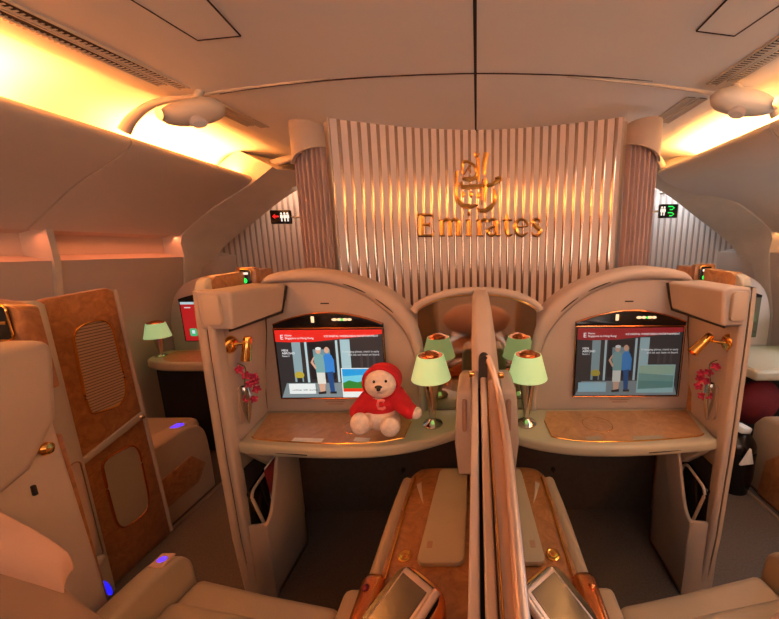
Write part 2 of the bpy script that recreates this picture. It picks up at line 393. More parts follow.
# ------------------------------------------------------------------ ceiling spotlight pods
for s, c, tilt in ((-1, (-1.30, 1.66, 2.075), 1), (1, (1.195, 1.62, 2.085), 1)):
    t = thing('ceiling_spotlight', 'boat shaped beige spotlight pod hanging under the %s cove on a short neck' % side(s), 'lamp', c, None)
    R = Matrix.Rotation(s * math.radians(24), 4, 'Y') @ Matrix.Rotation(s * math.radians(-28), 4, 'Z')
    g = G(); secs = []
    for k in range(15):
        u = -1 + 2 * k / 14; rr = math.sqrt(max(0, 1 - abs(u) ** 2.3)) * (1.0 + 0.12 * u * s * -1)
        rr = max(rr, 0.02)
        ring = []
        for j in range(20):
            a = 2 * PI * j / 20
            y = math.cos(a) * 0.062 * rr; z = math.sin(a) * (0.050 if math.sin(a) > 0 else 0.052) * rr
            ring.append(Vector(c) + R @ Vector((u * 0.135, y, z)))
        secs.append(ring)
    g.loft(secs); b = g.build('housing', 'rib', t)
    g = G(); g.tube([Vector(c) + R @ Vector((s * -0.02, 0, 0.02)), (c[0] - s * 0.03, c[1] + 0.03, 2.19)], [0.02, 0.016], 12); g.build('neck', 'rib', t)
    g = G(); q = R @ Vector((0, 0, -1)); g.lathe([(0.0, -0.012), (0.028, -0.012), (0.034, -0.004), (0.036, 0.012), (0.0, 0.012)], Vector(c) + R @ Vector((0.0, -0.005, -0.05)), -q); g.build('lens', 'spotlens', b)
    g = G(); g.lathe([(0.0, 0), (0.022, 0.001), (0.026, 0.006), (0.0, 0.008)], Vector(c) + R @ Vector((s * 0.115, -0.03, 0.0)), R @ Vector((s * 0.75, -0.6, 0))); g.build('side_lens', 'chrome', b)
    spot('pod_beam', Vector(c) + Vector((0, 0, -0.085)), 4.5, WARM, 120, (0, math.radians(-18) * -s * -1, 0))

# ------------------------------------------------------------------ bulkhead with lettering
def wall_y(x): return 2.30 - 0.24 * min(1, abs(x) / 0.85) ** 2
xs = [-0.845 + i * 1.69 / 40 for i in range(41)]
g = G(); g.loft([[(x, wall_y(x), 0.0), (x, wall_y(x), 2.205), (x, wall_y(x) + 0.05, 2.205), (x, wall_y(x) + 0.05, 0.0)] for x in xs])
struct(g.build('wall_centre', 'stripe', smooth=60))
for s in (-1, 1):
    g = G(); g.box((s * 0.845, 2.055, 0), (s * 0.857, 2.115, 2.2), 0.004); struct(g.build('trim_%d' % (17 + (s > 0)), 'rib'))

def ribbon(g, pts, ws, x0, z0, sc, depth=0.012, yo=0.012):
    """flat stroke of changing width laid along the curved bulkhead"""
    P = [Vector((p[0], p[1])) for p in pts]; secs = []
    for i, p in enumerate(P):
        t = (P[min(i + 1, len(P) - 1)] - P[max(i - 1, 0)]).normalized(); n = Vector((-t.y, t.x))
        w = ws[i] if isinstance(ws, (list, tuple)) else ws
        a, b = p + n * w / 2, p - n * w / 2
        sec = []
        for q, d in ((a, 0), (a, 0.6), (p, 1), (b, 0.6), (b, 0)):
            X = x0 + q.x * sc; sec.append((X, wall_y(X) - yo * 0.1 - depth * d, z0 + q.y * sc))
        secs.append(sec)
    g.loft(secs)
def zpx(px, py):   # emblem drawing board: pixels of the photograph on the bulkhead plane
    x, y = 400 + px / 4.869, 140 + py / 4.869
    Y = 2.27
    for _ in range(3): p = at(x, y, Y); Y = wall_y(p.x)
    return (p.x, p.z)
def strk(g, pts, ws, k=5):
    P = smoothline([zpx(*p) for p in pts], k) if len(pts) > 2 else [Vector(zpx(*p)) for p in pts]
    u = 2.27 / 330 / 4.869
    if isinstance(ws, (list, tuple)):
        n = len(P); W = []
        for i in range(n):
            f = i / (n - 1) * (len(ws) - 1); j = min(int(f), len(ws) - 2); W.append((ws[j] + (ws[j + 1] - ws[j]) * (f - j)) * u * 1.15)
    else: W = ws * u * 1.15
    ribbon(g, P, W, 0, 0, 1)
t = thing('gold_airline_lettering', 'gold raised lettering spelling Emirates on the striped bulkhead', 'sign', (0, 2.26, 1.48))
def letter(ch, strokes):
    g = G()
    for p, w in strokes: strk(g, p, w)
    g.build('letter_' + ch, 'goldletter', t, smooth=25)
B = 466
letter('e', [([(105, 364), (105, B)], 22), ([(88, 364), (158, 366)], 11), ([(158, 362), (164, 384)], [8, 4]), ([(105, 413), (146, 413)], 11), ([(144, 402), (144, 424)], 6), ([(88, B), (160, B)], 11), ([(158, 468), (168, 444)], [8, 4])])
letter('m', [([(206, 392), (206, B)], 17), ([(190, 392), (206, 389)], 8), ([(206, 404), (222, 388), (240, 392), (245, 412), (245, B)], [6, 14, 17, 17, 17]), ([(245, 404), (262, 388), (280, 392), (286, 412), (286, B)], [6, 14, 17, 17, 17]), ([(193, B), (220, B)], 7), ([(234, B), (257, B)], 7), ([(275, B), (301, B)], 7)])
letter('i', [([(336, 392), (336, B)], 18), ([(320, 393), (336, 389)], 8), ([(322, B), (351, B)], 7), ([(329, 360), (343, 360)], 15)])
letter('r', [([(388, 392), (388, B)], 18), ([(371, 393), (388, 389)], 8), ([(373, B), (405, B)], 7), ([(388, 410), (400, 392), (418, 388), (424, 400)], [6, 12, 16, 15])])
letter('a', [([(430, 400), (440, 388), (460, 388), (468, 402), (468, 440), (471, 462), (488, 463)], [12, 10, 13, 18, 18, 14, 6]), ([(468, 420), (440, 428), (428, 446), (438, 464), (455, 462), (468, 446)], [6, 11, 17, 14, 11, 6])])
letter('t', [([(520, 362), (518, 400), (518, 445), (528, 465), (548, 458)], [8, 17, 18, 14, 5]), ([(500, 392), (545, 390)], 9)])
letter('e', [([(565, 424), (618, 420), (612, 396), (594, 386), (572, 396), (562, 424), (572, 455), (595, 466), (622, 450)], [7, 7, 12, 10, 15, 20, 17, 13, 5], )])
letter('s', [([(684, 404), (676, 388), (655, 388), (648, 404), (665, 424), (682, 442), (672, 464), (650, 464), (640, 448)], [6, 10, 12, 16, 19, 17, 13, 10, 5])])
t = thing('gold_calligraphy_emblem', 'gold raised calligraphy emblem above the word on the striped bulkhead', 'sign', (0, 2.26, 1.75))
g = G()
for p, w in (([(420, 62), (412, 110), (410, 172)], [22, 20, 8]), ([(364, 62), (372, 80), (386, 66)], [7, 15, 4]), ([(380, 88), (384, 130), (384, 205)], [13, 11, 9]),
             ([(306, 166), (304, 130), (310, 108), (340, 110), (366, 132), (374, 160), (364, 186), (330, 192), (304, 186)], [9, 10, 14, 10, 11, 13, 16, 20, 9]),
             ([(312, 170), (330, 140), (350, 116)], [4, 7, 4]), ([(330, 132), (345, 160)], [5, 7]),
             ([(290, 208), (302, 228), (340, 230), (400, 224), (440, 220), (462, 208), (492, 188)], [8, 18, 20, 18, 14, 20, 14]), ([(462, 188), (488, 186), (494, 200)], [8, 15, 8]),
             ([(280, 150), (275, 210), (278, 280), (300, 315), (340, 325), (380, 316)], [11, 9, 13, 20, 20, 5]),
             ([(418, 190), (416, 240), (414, 300)], [10, 15, 8]), ([(456, 238), (464, 280), (452, 316), (420, 342), (392, 344), (374, 330)], [7, 14, 17, 20, 16, 5]),
             ([(402, 190), (398, 250), (398, 318)], [4, 7, 4])):
    strk(g, p, w)
g.build('calligraphy', 'goldletter', t, smooth=25)
for a, b in ((308, 266), (346, 266), (380, 272)):
    g = G(); strk(g, [(a, b - 17), (a, b - 6), (a, b + 4), (a, b + 16)], [1, 16, 16, 1], 2); g.build('diamond', 'goldletter', t, smooth=25)

# ------------------------------------------------------------------ curtains
for s in (-1, 1):
    xa, xb = 0.850, 1.030
    t = thing('curtain', 'pleated mauve curtain hanging %s of the striped bulkhead' % side(s), 'curtain', (s * 0.96, 1.98, 0))
    g = G(); front = []; n = 72
    for i in range(n + 1):
        u = i / n; x = xa + (xb - xa) * u; y = 1.99 - 0.03 * math.sin(PI * u) + 0.013 * math.sin(u * 2 * PI * 7.5 + 1.3 * math.sin(5 * u))
        front.append((x, y))
    sec = [(s * x, y) for x, y in front] + [(s * x, y + 0.012) for x, y in reversed(front)]
    g.loft([[(x + s * 0.012 * (1 - z / 2.0), y, z) for x, y in sec] for z in (0.02, 0.7, 1.4, 2.02)])
    g.build('cloth', 'curtain', t, smooth=80)
    t = thing('curtain_valance', 'curved beige valance cap over the %s curtain rail' % side(s), 'valance', (s * 0.96, 1.96, 1.93))
    g = G(); secs = []
    for k in range(17):
        u = k / 16; a = PI * (0.02 + 0.80 * u)
        x = 0.945 - 0.092 * math.cos(a); y = 2.02 - 0.12 * math.sin(a)
        zl = 2.02 - 0.10 * u ** 1.3
        x2 = 0.945 - 0.078 * math.cos(a); y2 = 2.02 - 0.105 * math.sin(a)
        secs.append([(s * x, y, zl), (s * x, y, 2.125), (s * (x * .97 + x2 * .03), y + 0.004, 2.132), (s * x2, y2, 2.132), (s * x2, y2, zl)])
    g.loft(secs); v = g.build('band', 'shell', t)
    g = G(); g.tube([(s * (0.945 - 0.093 * math.cos(PI * (0.02 + .8 * k / 16))), 2.02 - 0.121 * math.sin(PI * (0.02 + .8 * k / 16)), 2.022 - 0.10 * (k / 16) ** 1.3) for k in range(17)], 0.004, 6); g.build('lower_bead', 'shell2', t)
for s in (-1, 1):
    struct(G().box((s * 0.846, 2.12, 0), (s * 0.90, 3.2, 2.2)).build('trim_%d' % (21 + (s > 0)), 'wallp'))
# lavatory signs
for s, c in ((-1, at(280, 217, 2.55)), (1, at(669, 211, 2.55))):
    t = thing('lavatory_sign', 'small dark lavatory sign with %s hanging past the %s curtain' % ('red arrow and white figures' if s < 0 else 'green arrows and white figures', side(s)), 'sign', (c.x, 2.55, c.z))
    w, h = 0.135, 0.10
    if s < 0: w, h = 0.15, 0.10
    G().box((c.x - w / 2, 2.55, c.z - h / 2), (c.x + w / 2, 2.58, c.z + h / 2), 0.006).build('case', 'black', t)
    G().tube([(c.x, 2.575, c.z), (s * 0.95, 2.575, c.z), (s * 0.95, 2.575, 2.19)], 0.008).build('bracket', 'rib', t)
    def fig(x0, m_):
        g = G(); g.ell((x0, 2.548, c.z + 0.026), (0.007, 0.003, 0.007), seg=10)
        g.prism([(x0 - 0.008, c.z + 0.017), (x0 + 0.008, c.z + 0.017), (x0 + 0.010, c.z - 0.008), (x0 + 0.004, c.z - 0.008), (x0 + 0.004, c.z - 0.032), (x0 - 0.004, c.z - 0.032), (x0 - 0.004, c.z - 0.008), (x0 - 0.010, c.z - 0.008)], 'y', 2.547, 2.551)
        g.build('figure', m_, t)
    if s < 0:
        for q in (0.012, 0.036, 0.058): fig(c.x + q, 'w_led')
        g = G(); x = c.x - 0.055; g.prism([(x, c.z + .004), (x + .018, c.z + .02), (x + .018, c.z + .009), (x + .045, c.z + .009), (x + .045, c.z - .001), (x + .018, c.z - .001), (x + .018, c.z - .012)], 'y', 2.546, 2.552); g.build('arrow', 'r_led', t)
    else:
        for q in (-0.055, -0.036): fig(c.x + q, 'w_led')
        for dz in (0.022, -0.022):
            g = G(); x = c.x - 0.008; z = c.z + dz
            g.tube([(x, 2.548, z + .01), (x + .03, 2.548, z + .01), (x + .045, 2.548, z), (x + .03, 2.548, z - .012), (x + .012, 2.548, z - .012)], 0.004, 6); g.build('arrow', 'g_led', t)

# ------------------------------------------------------------------ television picture
def scr_map(s, cx, z0, w, h, y):
    """returns f(u,v) -> world; u 0..1 left to right, v 0..1 top to bottom (as seen)"""
    return lambda u, v, d=0.0: (cx - w / 2 + u * w, y - d, z0 + h - v * h)
def flat(parent, name, col, F, poly, lay, e=0.75):
    key = 'px_%02x%02x%02x' % tuple(int(c * 255) for c in col) + ('_%d' % int(e * 100))
    if key not in M: M[key] = em(key, col, e)
    d = 0.0006 * (lay + 1)
    g = G(); g.loft([[F(u, v, d) for u, v in poly], [F(u, v, 0.0) for u, v in poly]]); return g.build(name, key, parent)
def rect(a, b, c, d): return [(a, b), (c, b), (c, d), (a, d)]
def oval(cx, cy, rx, ry, n=12): return [(cx + rx * math.cos(2 * PI * k / n), cy + ry * math.sin(2 * PI * k / n)) for k in range(n)]
def tvtext(parent, name, body, F, u, v, hgt, col, right=False, e=0.9):
    cu = bpy.data.curves.new(name, 'FONT'); cu.body = body; cu.size = hgt; cu.extrude = 0.0002
    if right: cu.align_x = 'RIGHT'
    o = bpy.data.objects.new(name, cu); C.objects.link(o)
    bpy.context.view_layer.update(); dg = bpy.context.evaluated_depsgraph_get()
    me = bpy.data.meshes.new_from_object(o.evaluated_get(dg)); bpy.data.objects.remove(o)
    root = parent
    while root.parent is not None: root = root.parent
    p = Vector(F(u, v, 0.0052)) - Vector(root['_base'])
    me.transform(Matrix.Translation(p) @ Matrix.Rotation(PI / 2, 4, 'X'))
    key = 'px_text_%d' % int(e * 100)
    if key not in M: M[key] = em(key, col, e)
    me.materials.clear(); me.materials.append(M[key])
    o = bpy.data.objects.new(name, me); C.objects.link(o); o.parent = parent; return o

def tv(s):
    cx = -0.652 if s < 0 else 0.672; z0, h, y = 0.789, 0.315, 1.404; w = 0.470 if s < 0 else 0.462
    t = thing('television', ('bright' if s < 0 else 'dim') + ' television in the %s centre suite showing a couple under a red banner' % side(s), 'television', (cx, y, z0))
    # bezel with arched top band
    xo, xi = cx - 0.240, cx + 0.240
    g = G(); arch = [(xo + (xi - xo) * k / 14, 1.115 + 0.066 * math.sin(PI * (0.06 + 0.88 * k / 14)) ** 0.9) for k in range(15)]
    g.prism([(xo, 1.110)] + arch + [(xi, 1.110)], 'y', y - 0.002, y + 0.016, 0.002); hd = g.build('header_band', 'black', t)
    g = G(); g.prism(rrect(cx, z0 + h / 2, w + 0.012, h + 0.012, 0.008), 'y', y + 0.002, y + 0.016, 0.001); fr = g.build('bezel', 'black', t)
    g = G(); g.tube([(p[0], y - 0.002, p[1]) for p in arch], 0.003, 6); g.tube([(xo, y - 0.002, 1.112), (xi, y - 0.002, 1.112)], 0.0028, 6)
    g.tube([(xo, y - 0.002, 1.112), (xo, y - 0.002, z0 - 0.005), (xi, y - 0.002, z0 - 0.005), (xi, y - 0.002, 1.112)], 0.0022, 6)
    g.build('gold_edge', 'copper', t)
    # indicator lights of the band
    G().box((cx - 0.070, y - 0.004, 1.137), (cx - 0.056, y, 1.165), 0.002).build('indicator', 'w_warm', hd)
    for k, (dx_, r_) in enumerate(((0.022, .013), (0.043, .011), (0.068, .013), (0.087, .011))):
        G().ell((cx + dx_ + 0.01, y - 0.002, 1.150), (r_, 0.003, 0.006), seg=10).build('indicator', 'w_warm', hd)
    G().ell((cx + 0.066, y - 0.005, 1.150), (0.005, 0.003, 0.005), seg=10).build('indicator', 'g_led', hd)
    b = 1.0 if s < 0 else 0.72
    def K(c): return c if s < 0 else tuple(0.78 * x + 0.05 for x in c)
    E_ = 0.95 if s < 0 else 0.62
    F = scr_map(s, cx, z0, w, h, y)
    sc = G().box((cx - w / 2, y, z0), (cx + w / 2, y + 0.008, z0 + h)).build('screen', 'black', t)
    fl = lambda n, c, poly, lay, e=None: flat(sc, n, K(c), F, poly, lay, E_ if e is None else e)
    fl('picture_backdrop', (0.20, 0.18, 0.18), rect(0.0, 0.05, 1, 1), 0)
    fl('picture_floor', (0.50, 0.55, 0.56), [(0.06, .78), (.95, .78), (1.0, 1.0), (0, 1.0)], 1)
    fl('picture_column', (0.55, 0.65, 0.67), rect(.145, .17, .225, .76), 2)
    fl('picture_column', (0.72, 0.82, 0.84), rect(.265, .17, .285, .77), 2)
    fl('picture_column', (0.72, 0.82, 0.84), rect(.555, .15, .575, .77), 2)
    fl('picture_column', (0.66, 0.78, 0.80), rect(.60, .14, .69, .72), 2)
    fl('picture_doorway', (0.13, 0.11, 0.12), rect(.30, .17, .54, .72), 2)
    fl('picture_window', (0.45, 0.58, 0.62), rect(.34, .28, .50, .48), 3)
    for u in (.78, .84, .90): fl('picture_shelf', (0.28, 0.24, 0.24), rect(u, .35, u + .02, .56), 2)
    fl('red_banner', (0.93, 0.16, 0.12) if s < 0 else (0.72, 0.12, 0.14), [(0, 0), (1, 0), (1, .06), (.8, .10), (.6, .13), (.35, .17), (.15, .175), (0, .165)], 3)
    # plant
    fl('picture_plant', (0.75, 0.66, 0.22), oval(.19, .66, .045, .055), 3); fl('picture_pot', (0.16, 0.16, 0.16), rect(.165, .70, .215, .77), 4)
    # couple
    sk = (0.85, 0.66, 0.55)
    fl('picture_legs', sk, [(.365, .76), (.43, .76), (.42, .92), (.375, .92)], 3)
    fl('picture_shorts', (0.88, 0.88, 0.84), [(.355, .60), (.435, .60), (.435, .79), (.36, .79)], 4)
    fl('picture_shirt', (0.48, 0.66, 0.66), [(.345, .38), (.37, .345), (.41, .345), (.435, .38), (.44, .62), (.355, .62)], 5)
    fl('picture_arm', sk, [(.335, .40), (.35, .39), (.33, .46), (.36, .55), (.35, .57), (.31, .47)], 6)
    fl('picture_head', sk, oval(.39, .30, .025, .045), 5)
    fl('picture_hair', (0.92, 0.92, 0.90), oval(.392, .268, .026, .022), 6)
    fl('picture_trousers', (0.13, 0.30, 0.52), [(.455, .60), (.51, .60), (.515, .92), (.475, .92)], 4)
    fl('picture_shirt', (0.22, 0.52, 0.82), [(.435, .38), (.46, .34), (.49, .34), (.515, .38), (.525, .60), (.445, .62)], 6)
    fl('picture_arm', (0.22, 0.52, 0.82), [(.51, .38), (.53, .44), (.53, .62), (.515, .62)], 6)
    fl('picture_head', sk, oval(.47, .29, .023, .045), 6)
    fl('picture_shoes', (0.15, 0.1, 0.1), [(.355, .92), (.43, .90), (.43, .94), (.36, .95)], 4); fl('picture_shoes', (0.1, 0.1, 0.12), rect(.47, .91, .53, .94), 5)
    # thumbnail and message box
    if s < 0:
        fl('picture_thumbnail', (0.92, 0.94, 0.92), rect(.59, .56, .97, 1.0), 4)
        fl('thumbnail_sky', (0.15, 0.62, 0.88), rect(.60, .57, .96, .78), 5); fl('thumbnail_haze', (0.45, 0.80, 0.88), [(.60, .68), (.78, .66), (.96, .70), (.96, .78), (.6, .78)], 6)
        fl('thumbnail_hill', (0.20, 0.52, 0.20), [(.60, .78), (.66, .74), (.74, .77), (.85, .73), (.96, .77), (.96, .86), (.60, .86)], 7)
        fl('thumbnail_hill', (0.62, 0.82, 0.22), [(.80, .78), (.9, .74), (.96, .76), (.96, .86), (.80, .86)], 8)
        fl('thumbnail_strip', (0.93, 0.22, 0.10), rect(.60, .86, .96, .91), 7)
        fl('message_box', (0.93, 0.95, 0.94), rect(.08, .79, .33, .94), 4)
        tvtext(sc, 'message_text', 'continue  with  journey', F, .11, .89, 0.012, (0.2, 0.2, 0.2), e=0.12)
    else:
        fl('picture_thumbnail', (0.62, 0.78, 0.78), rect(.60, .54, .96, .96), 4)
        fl('thumbnail_sky', (0.62, 0.74, 0.64), rect(.61, .55, .95, .68), 5); fl('thumbnail_haze', (0.45, 0.62, 0.58), [(.61, .66), (.95, .70), (.95, .80), (.61, .78)], 6)
        fl('thumbnail_sea', (0.36, 0.55, 0.52), [(.61, .77), (.95, .79), (.95, .88), (.61, .90)], 7)
        fl('message_box', (0.62, 0.80, 0.86), rect(.03, .80, .30, .94), 4)
    wt = (0.97, 0.97, 0.97); e = 0.95 if s < 0 else 0.7
    tvtext(sc, 'banner_mark', 'E', F, .05, .13, 0.030, wt, e=e)
    tvtext(sc, 'banner_text', 'Home', F, .095, .085, 0.012, wt, e=e)
    tvtext(sc, 'banner_text', 'Singapore to Hong Kong', F, .095, .125, 0.0125, wt, e=e)
    tvtext(sc, 'banner_heading', 'ICE DIGITAL WIDESCREEN ENTERTAINMENT', F, .965, .10, 0.0118, wt, True, e=e)
    tvtext(sc, 'side_text', 'MEN', F, .05, .305, 0.014, wt, e=e)
    tvtext(sc, 'side_text', 'ABROAD', F, .05, .345, 0.014, wt, e=e)
    tvtext(sc, 'side_text', 'Season 2', F, .05, .38, 0.009, wt, e=e)
    tvtext(sc, 'caption_text', 'If changing planes, check in early', F, .965, .325, 0.0125, wt, True, e=e * .7)
    tvtext(sc, 'caption_text', 'and ask our team on board', F, .965, .37, 0.0125, wt, True, e=e * .7)

# ------------------------------------------------------------------ suites
ARO = [(-0.915, 1.305), (-0.895, 1.343), (-0.80, 1.364), (-0.70, 1.366), (-0.574, 1.343), (-0.448, 1.298), (-0.345, 1.231), (-0.275, 1.151), (-0.246, 1.07), (-0.234, 0.95), (-0.232, 0.72)]
ARI = [(-0.935, 1.290), (-0.89, 1.306), (-0.80, 1.312), (-0.70, 1.312), (-0.60, 1.296), (-0.49, 1.250), (-0.395, 1.175), (-0.330, 1.095), (-0.296, 1.02), (-0.277, 0.92), (-0.272, 0.72)]
def suite(s):
    sd = side(s); k_ = 0.0 if s < 0 else 0.024
    t = thing('suite_partition', 'beige arched partition of the %s centre suite with side wing around the television' % sd, 'partition', (s * 0.6, 1.45, 0))
    ao = [Vector((-p.x, p.y)) for p in smoothline(ARO, 5)]; ai = [Vector((-p.x, p.y)) for p in smoothline(ARI, 5)]
    g = G(); g.prism([(s * p[0], p[1]) for p in ai] + [(s * 0.272, 0.60), (s * 0.978, 0.60), (s * 0.978, 0.75), (s * 0.965, 0.88), (s * 0.93, 1.10)], 'y', 1.42, 1.50); g.build('back_panel', 'shell', t)
    g = G(); secs = []
    for a, b in zip(ao, ai):
        m_ = (a + b) / 2
        secs.append([(s * b[0], 1.424, b[1]), (s * (b[0] * .85 + m_[0] * .15), 1.408, b[1] * .85 + m_[1] * .15), (s * (b[0] * .5 + m_[0] * .5), 1.398, (b[1] + m_[1]) / 2), (s * m_[0], 1.394, m_[1]),
                     (s * (a[0] * .6 + m_[0] * .4), 1.400, a[1] * .6 + m_[1] * .4), (s * (a[0] * .9 + m_[0] * .1), 1.415, a[1] * .9 + m_[1] * .1), (s * a[0], 1.44, a[1]), (s * a[0], 1.52, a[1]), (s * b[0], 1.52, b[1])])
    g.loft(secs); g.build('arched_rim', 'shell', t, smooth=60)
    # slot vents cut in the rim
    for k0, k1 in ((21, 25), (27, 31)):
        g = G(); P = [((ao[k] * .35 + ai[k] * .65)) for k in range(k0, k1 + 1)]
        g.tube([(s * p[0], 1.3965, p[1]) for p in P], [0.0015] + [0.003] * (len(P) - 2) + [0.0015], 6); g.build('slot', 'groove', t)
    # small slit above the television, marking below
    G().box((s * 0.663 - 0.018 * 1 + -0.0 * s, 1.417, 1.216), (s * 0.663 + 0.018, 1.422, 1.221)).build('slit', 'groove', t)
    for z, w in ((0.770, .055), (0.758, .045), (0.747, .035)):
        G().box((s * 0.655 - w, 1.4185, z), (s * 0.655 + w, 1.4205, z + 0.004)).build('marking', 'label', t)
    # side wing
    prof = [(1.17, 0.0), (1.15, 1.20), (1.63, 1.20), (1.63, 0.0)]
    g = G()
    g.loft([[(s * (0.930 + d * t), y, z) for d, z in ((0.045, 0.0), (0.045, 0.62), (0.040, 0.80), (0.022, 0.95), (0.0, 1.10), (-0.005, 1.20))] + [(s * 0.984, y, 1.20), (s * 0.984, y, 0.0)] for y, t in ((1.155, 0.0), (1.25, 0.35), (1.42, 1.0), (1.63, 1.0))]); g.build('side_wing', 'shell', t)
    # front post: two rounded trims and dark line between
    def post(x0, x1, y, r, m_, nm):
        g = G(); secs = []
        for z, dxx, dy in ((0.0, 0.010, 0.045), (0.3, 0.006, 0.018), (0.7, -0.004, 0.0), (1.0, -0.006, 0.0), (1.20, 0.0, 0.01), (1.31, 0.004, 0.02)):
            ring = [(s * (x + dxx), yy + dy, z) for x, yy in rrect((x0 + x1) / 2, y, x1 - x0, 0.05, r)]
            secs.append(ring)
        g.loft(secs); g.build(nm, m_, t)
    post(0.923, 0.950, 1.140, 0.011, 'shell', 'inner_post_trim'); post(0.948, 0.957, 1.150, 0.004, 'groove', 'post_groove'); post(0.955, 0.988 - k_, 1.142, 0.012, 'shell2', 'outer_post_trim')
    # corner line between wing and back panel
    g = G(); g.tube([(s * 0.973, 1.416, 0.73), (s * 0.967, 1.416, 0.85), (s * 0.950, 1.416, 0.97), (s * 0.930, 1.416, 1.10), (s * 0.925, 1.416, 1.17), (s * 0.90, 1.416, 1.19)], 0.0025, 6); g.build('corner_seam', 'groove', t)
    # padded header on top of the wing
    g = G()
    f = [(0.858, 1.175), (0.848, 1.303), (0.866, 1.312), (0.960 - k_, 1.312), (0.972 - k_, 1.300), (0.968 - k_, 1.175)]
    b_ = [(0.838, 1.190), (0.812, 1.302), (0.83, 1.308), (0.955, 1.312), (0.972, 1.298), (0.972, 1.19)]
    def lerp(u): return [(s * (a[0] + (b[0] - a[0]) * u), 1.125 + 0.275 * u, a[1] + (b[1] - a[1]) * u) for a, b in zip(f, b_)]
    g.loft([lerp(u) for u in (0, 0.3, 0.6, 1.0)])
    hp = g.build('header_pad', 'shell', t, mods=(('BEVEL', dict(width=0.012, segments=3)),))
    g = G(); g.prism(rrect(s * (0.914 - k_ / 2), 1.247, 0.064 - k_ / 2, 0.105, 0.014), 'y', 1.112, 1.127, 0.004); g.build('end_inset', 'shell2', hp)
    g = G(); g.tube([(s * 0.872, 1.13, 1.171), (s * 0.856, 1.26, 1.178), (s * 0.838, 1.395, 1.186), (s * 0.826, 1.402, 1.24), (s * 0.812, 1.402, 1.30)], 0.005, 6); g.build('shadow_gap', 'groove', hp)
    # aisle side cladding with wood and a cap on its front edge
    t2 = thing('aisle_cladding', 'burl wood cladding rising behind the padded header of the %s centre suite' % sd, 'panel', (s * 1.06, 1.4, 0))
    g = G(); g.prism([(1.225, 0.0), (1.225, 1.335), (1.26, 1.355), (1.60, 1.365), (1.62, 1.33), (1.62, 0.0)], 'x', s * (0.990 - k_), s * (1.035 - k_), 0.006); g.build('wood_panel', 'wood', t2)
    g = G(); g.prism([(1.195, 1.14), (1.195, 1.315), (1.21, 1.34), (1.235, 1.352), (1.245, 1.14)], 'x', s * (0.990 - k_), s * (1.032 - 1.2 * k_), 0.008, 3); c_ = g.build('edge_cap', 'cap', t2)
    g = G(); g.prism(rrect(s * (1.012 - 1.1 * k_), 1.24, 0.024, 0.13, 0.01), 'y', 1.191, 1.197, 0.002); g.build('cap_inset', 'shell2', c_)
    # seat number sign
    SX, SY, SZ = 0.988 - k_ / 2, 1.415, 1.335
    t3 = thing('seat_indicator', 'dark seat number indicator with gold rim and green light on the %s wood cladding' % sd, 'sign', (s * 1.02, 1.47, 1.30))
    g = G(); g.prism(rrect(s * SX, SZ, 0.088, 0.085, 0.014), 'y', SY, SY + .03, 0.003); g.build('case', 'wood', t3)
    g = G(); g.prism(rrect(s * SX, SZ, 0.050, 0.066, 0.012), 'y', SY - .005, SY + .002, 0.002); fc = g.build('face', 'black', t3)
    P = rrect(s * SX, SZ, 0.052, 0.068, 0.012); g = G(); g.tube([(p[0], SY - .004, p[1]) for p in P + P[:1]], 0.0022, 6); g.build('gold_rim', 'gold', t3)
    G().box((s * SX - .014, SY - .009, SZ + .012), (s * SX + .014, SY - .004, SZ + .021), .001).build('number_light', 'w_led', fc)
    G().ell((s * SX - .003, SY - .007, SZ - .014), (.012, .003, .012), seg=12).build('green_light', 'g_led', fc)
    # desk
    t4 = thing('desk', 'curved desk under the %s television, beige rim around a burl wood inlay' % sd, 'desk', (s * 0.5, 1.3, 0.68))
    fr = smoothline([(-0.945, 1.178), (-0.925, 1.155), (-0.86, 1.140), (-0.65, 1.118), (-0.50, 1.112), (-0.36, 1.122), (-0.22, 1.160), (-0.10, 1.225), (-0.03, 1.27)], 5)
    fr = [(-p.x, p.y) for p in fr]; poly = [(s * p[0], p[1]) for p in fr] + [(s * 0.03, 1.416), (s * 0.972, 1.416), (s * 0.930, 1.18)]
    g = G(); g.prism(poly, 'z', 0.674, 0.72, 0.014, 3); g.build('top', 'deskrim', t4, smooth=50)
    inn = smoothline([(-0.895, 1.195), (-0.85, 1.175), (-0.65, 1.150), (-0.50, 1.144), (-0.38, 1.152), (-0.290, 1.180)], 5)
    inn = [(-p.x, p.y) for p in inn]
    g = G(); g.prism([(s * p[0], p[1]) for p in inn] + [(s * 0.285, 1.30), (s * 0.31, 1.385), (s * 0.945, 1.385)], 'z', 0.715, 0.7225); wi = g.build('wood_inlay', 'wood2', t4)
    loop = [(s * p[0], p[1], 0.7225) for p in inn] + [(s * 0.285, 1.30, 0.7225)]
    g = G(); g.tube(loop, 0.0025, 6); g.build('gold_line', 'gold', t4)
    for a, b in ((0.72, 0.60), (0.48, 0.42)):
        g = G(); g.prism([(s * a, 1.160), (s * b, 1.153), (s * b, 1.176), (s * a, 1.183)], 'z', 0.7225, 0.7245); g.build('label_strip', 'paper' if s < 0 else 'pad', t4)
    g = G(); g.tube([(s * 0.89, 1.150, 0.693), (s * 0.75, 1.128, 0.693), (s * 0.64, 1.115, 0.693)], 0.0018, 6); g.build('drawer_seam', 'groove', t4)
    g = G(); ctr = (s * 0.50, 1.27)
    g.tube([(ctr[0] + .06 * math.cos(a), ctr[1] + .06 * math.sin(a), 0.7225) for a in [2 * PI * k / 28 for k in range(29)]], 0.0012, 5); g.build('cup_ring', 'gold', t4)
    # bracket under the desk
    g = G(); g.prism([(1.18, 0.655), (1.40, 0.655), (1.40, 0.50), (1.30, 0.52)], 'x', s * 0.885, s * 0.929, 0.008); g.build('bracket', 'shell2', t4)
